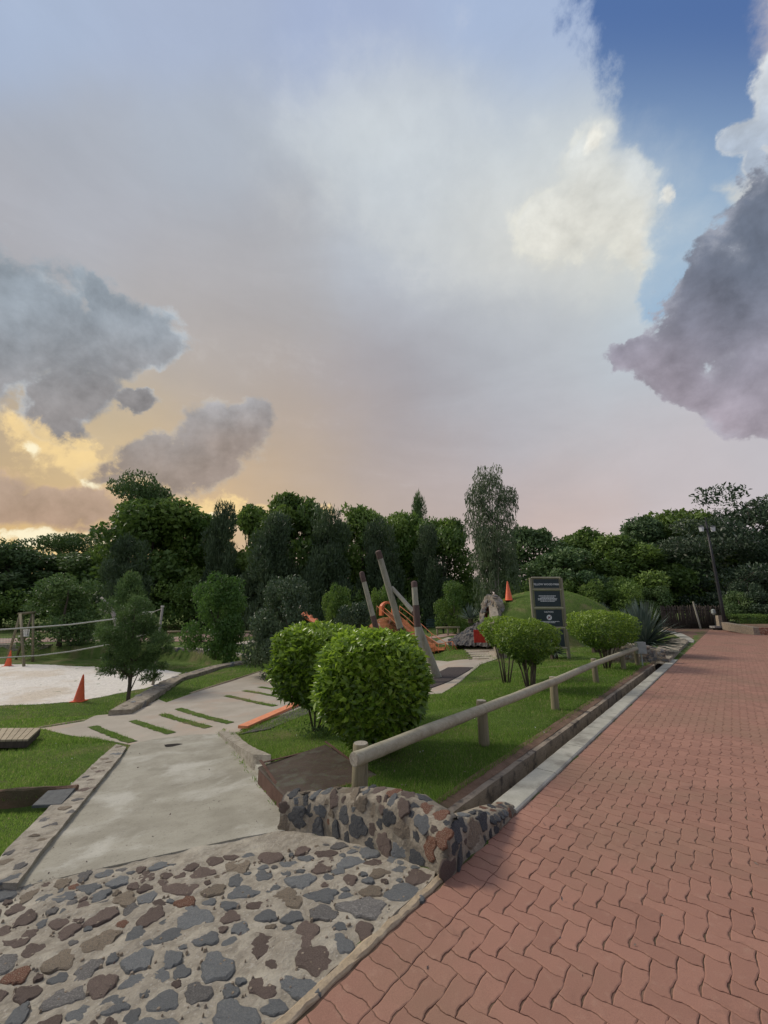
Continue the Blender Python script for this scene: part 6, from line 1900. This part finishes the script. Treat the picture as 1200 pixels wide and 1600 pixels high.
# ------------------------------------------------------------------ volleyball net
def net():
    yR = 18.2; yL = 12.6
    top = [gy(237, 957, yR), gy(180, 967, 16.6), gy(110, 976, 15.0), gy(60, 980, 14.0), gy(0, 984, yL), gy(-90, 986, 11.0)]
    bot = [gy(231, 990, yR), gy(170, 1007, 16.6), gy(110, 1018, 15.0), gy(60, 1024.5, 14.0), gy(0, 1028, yL), gy(-90, 1030, 11.0)]
    root = thing('volleyball_net', (top[0].x, top[0].y, zt(top[0].x, top[0].y)), 'sagging volleyball net with white tapes over the sand court', 'net')
    O = Vector(root.location)
    mb = MB(); mb.tube([p - O for p in top], .028, 6); mb.build('top_tape', M['rope'], root, smooth=True)
    mb = MB(); mb.tube([p - O for p in bot], .024, 6); mb.build('bottom_tape', M['rope'], root, smooth=True)
    mb = MB(); mb.tube([top[0] - O, (top[0] + bot[0]) / 2 - O + Vector((-.05, 0, 0)), bot[0] - O], .03, 6); mb.build('side_tape', M['rope'], root)
    mb = MB(); mb.tube([top[0] - O, gy(253, 951, yR) - O], .012, 5); mb.tube([top[0] - O + Vector((-.4, 0, .0)), top[0] - O + Vector((.1, 0, .02))], .03, 6); mb.build('tie_rope', M['rope'], root)
    mb = MB()
    def at_(L, t): t *= len(L) - 1; i = min(len(L) - 2, int(t)); return L[i].lerp(L[i + 1], t - i) - O
    nC = 70
    for r in range(1, 9):
        q = [at_(top, k / 24).lerp(at_(bot, k / 24), r / 9) for k in range(25)]; mb.tube(q, .0022, 3, cap=False)
    for c in range(1, nC):
        mb.tube([at_(top, c / nC), at_(bot, c / nC)], .0022, 3, cap=False)
    mb.build('mesh_cords', M['black'], root, kind='stuff')
    p = gy(254, 948, yR); g = zt(p.x, yR)
    r2 = thing('net_post', (p.x, yR, g), 'grey post holding the right end of the volleyball net behind the small tree', 'post')
    mb = MB(); mb.tube([(0, 0, -.3), (0, 0, p.z - g)], [.06, .05], 10); mb.build('shaft', M['palebark'], r2, smooth=True)
    mb = MB(); mb.tube([(0, 0, p.z - g - .03), (0, 0, p.z - g + .05)], .07, 10); mb.build('cap', M['rope'], r2)
net()
# dead branch post
a_ = gy(158, 934, 23); b_ = gy(182, 975, 23); zb_ = zt(b_.x, 23)
dbp = thing('dead_branch', (b_.x + .1, 23, zb_), 'bare grey forked branch standing up behind the volleyball net', 'branch'); O = Vector(dbp.location)
mb = MB(); mb.tube([Vector((.0, 0, -.2)), b_ - O, gy(176, 955, 23) - O, gy(167, 943, 23) - O, a_ - O], [.12, .11, .10, .09, .07], 8, .1); mb.build('stem', M['palebark'], dbp, smooth=True)
mb = MB(); mb.tube([gy(173, 958, 23) - O, gy(156, 952, 23) - O], [.07, .04], 6, .1); mb.build('fork', M['palebark'], dbp, smooth=True)

# swing frame at far left
def swing():
    y = 24; zb = zt(gy(40, 1000, y).x, y)
    c = gy(42, 1012, y); root = thing('swing_frame', (c.x, y, zb), 'weathered wooden A frame of round poles at the far left', 'play frame'); O = Vector(root.location)
    tl, tr = gy(32, 959, y) - O, gy(52, 957, y + 1.2) - O
    mb = MB(); mb.tube([tl - Vector((.1, 0, 0)), tr + Vector((.1, 0, 0))], .07, 10, .04); mb.build('top_beam', M['post'], root, smooth=True)
    for (t, u, yy) in ((tl, 14, y + .3), (tl, 44, y - .9), (tr, 28, y + 1.9), (tr, 56, y + .9)):
        e = gy(u, 1012, yy); e = Vector((e.x, yy, zt(e.x, yy) - .1)) - O; mb = MB(); mb.tube([e, t], [.07, .06], 10, .04); mb.build('leg', M['post'], root, smooth=True)
    mb = MB(); p0 = gy(44, 958, y + .6) - O
    for o_ in (-.2, .2): mb.tube([p0 + Vector((o_, 0, 0)), p0 + Vector((o_, 0, -1.3))], .012, 5)
    mb.build('chain', M['black'], root)
    mb = MB(); mb.box(p0 + Vector((0, 0, -1.3)), (.5, .2, .05)); mb.box(p0 + Vector((0, .1, -1.1)), (.4, .04, .35)); mb.build('seat', M['petal'], root)
swing()
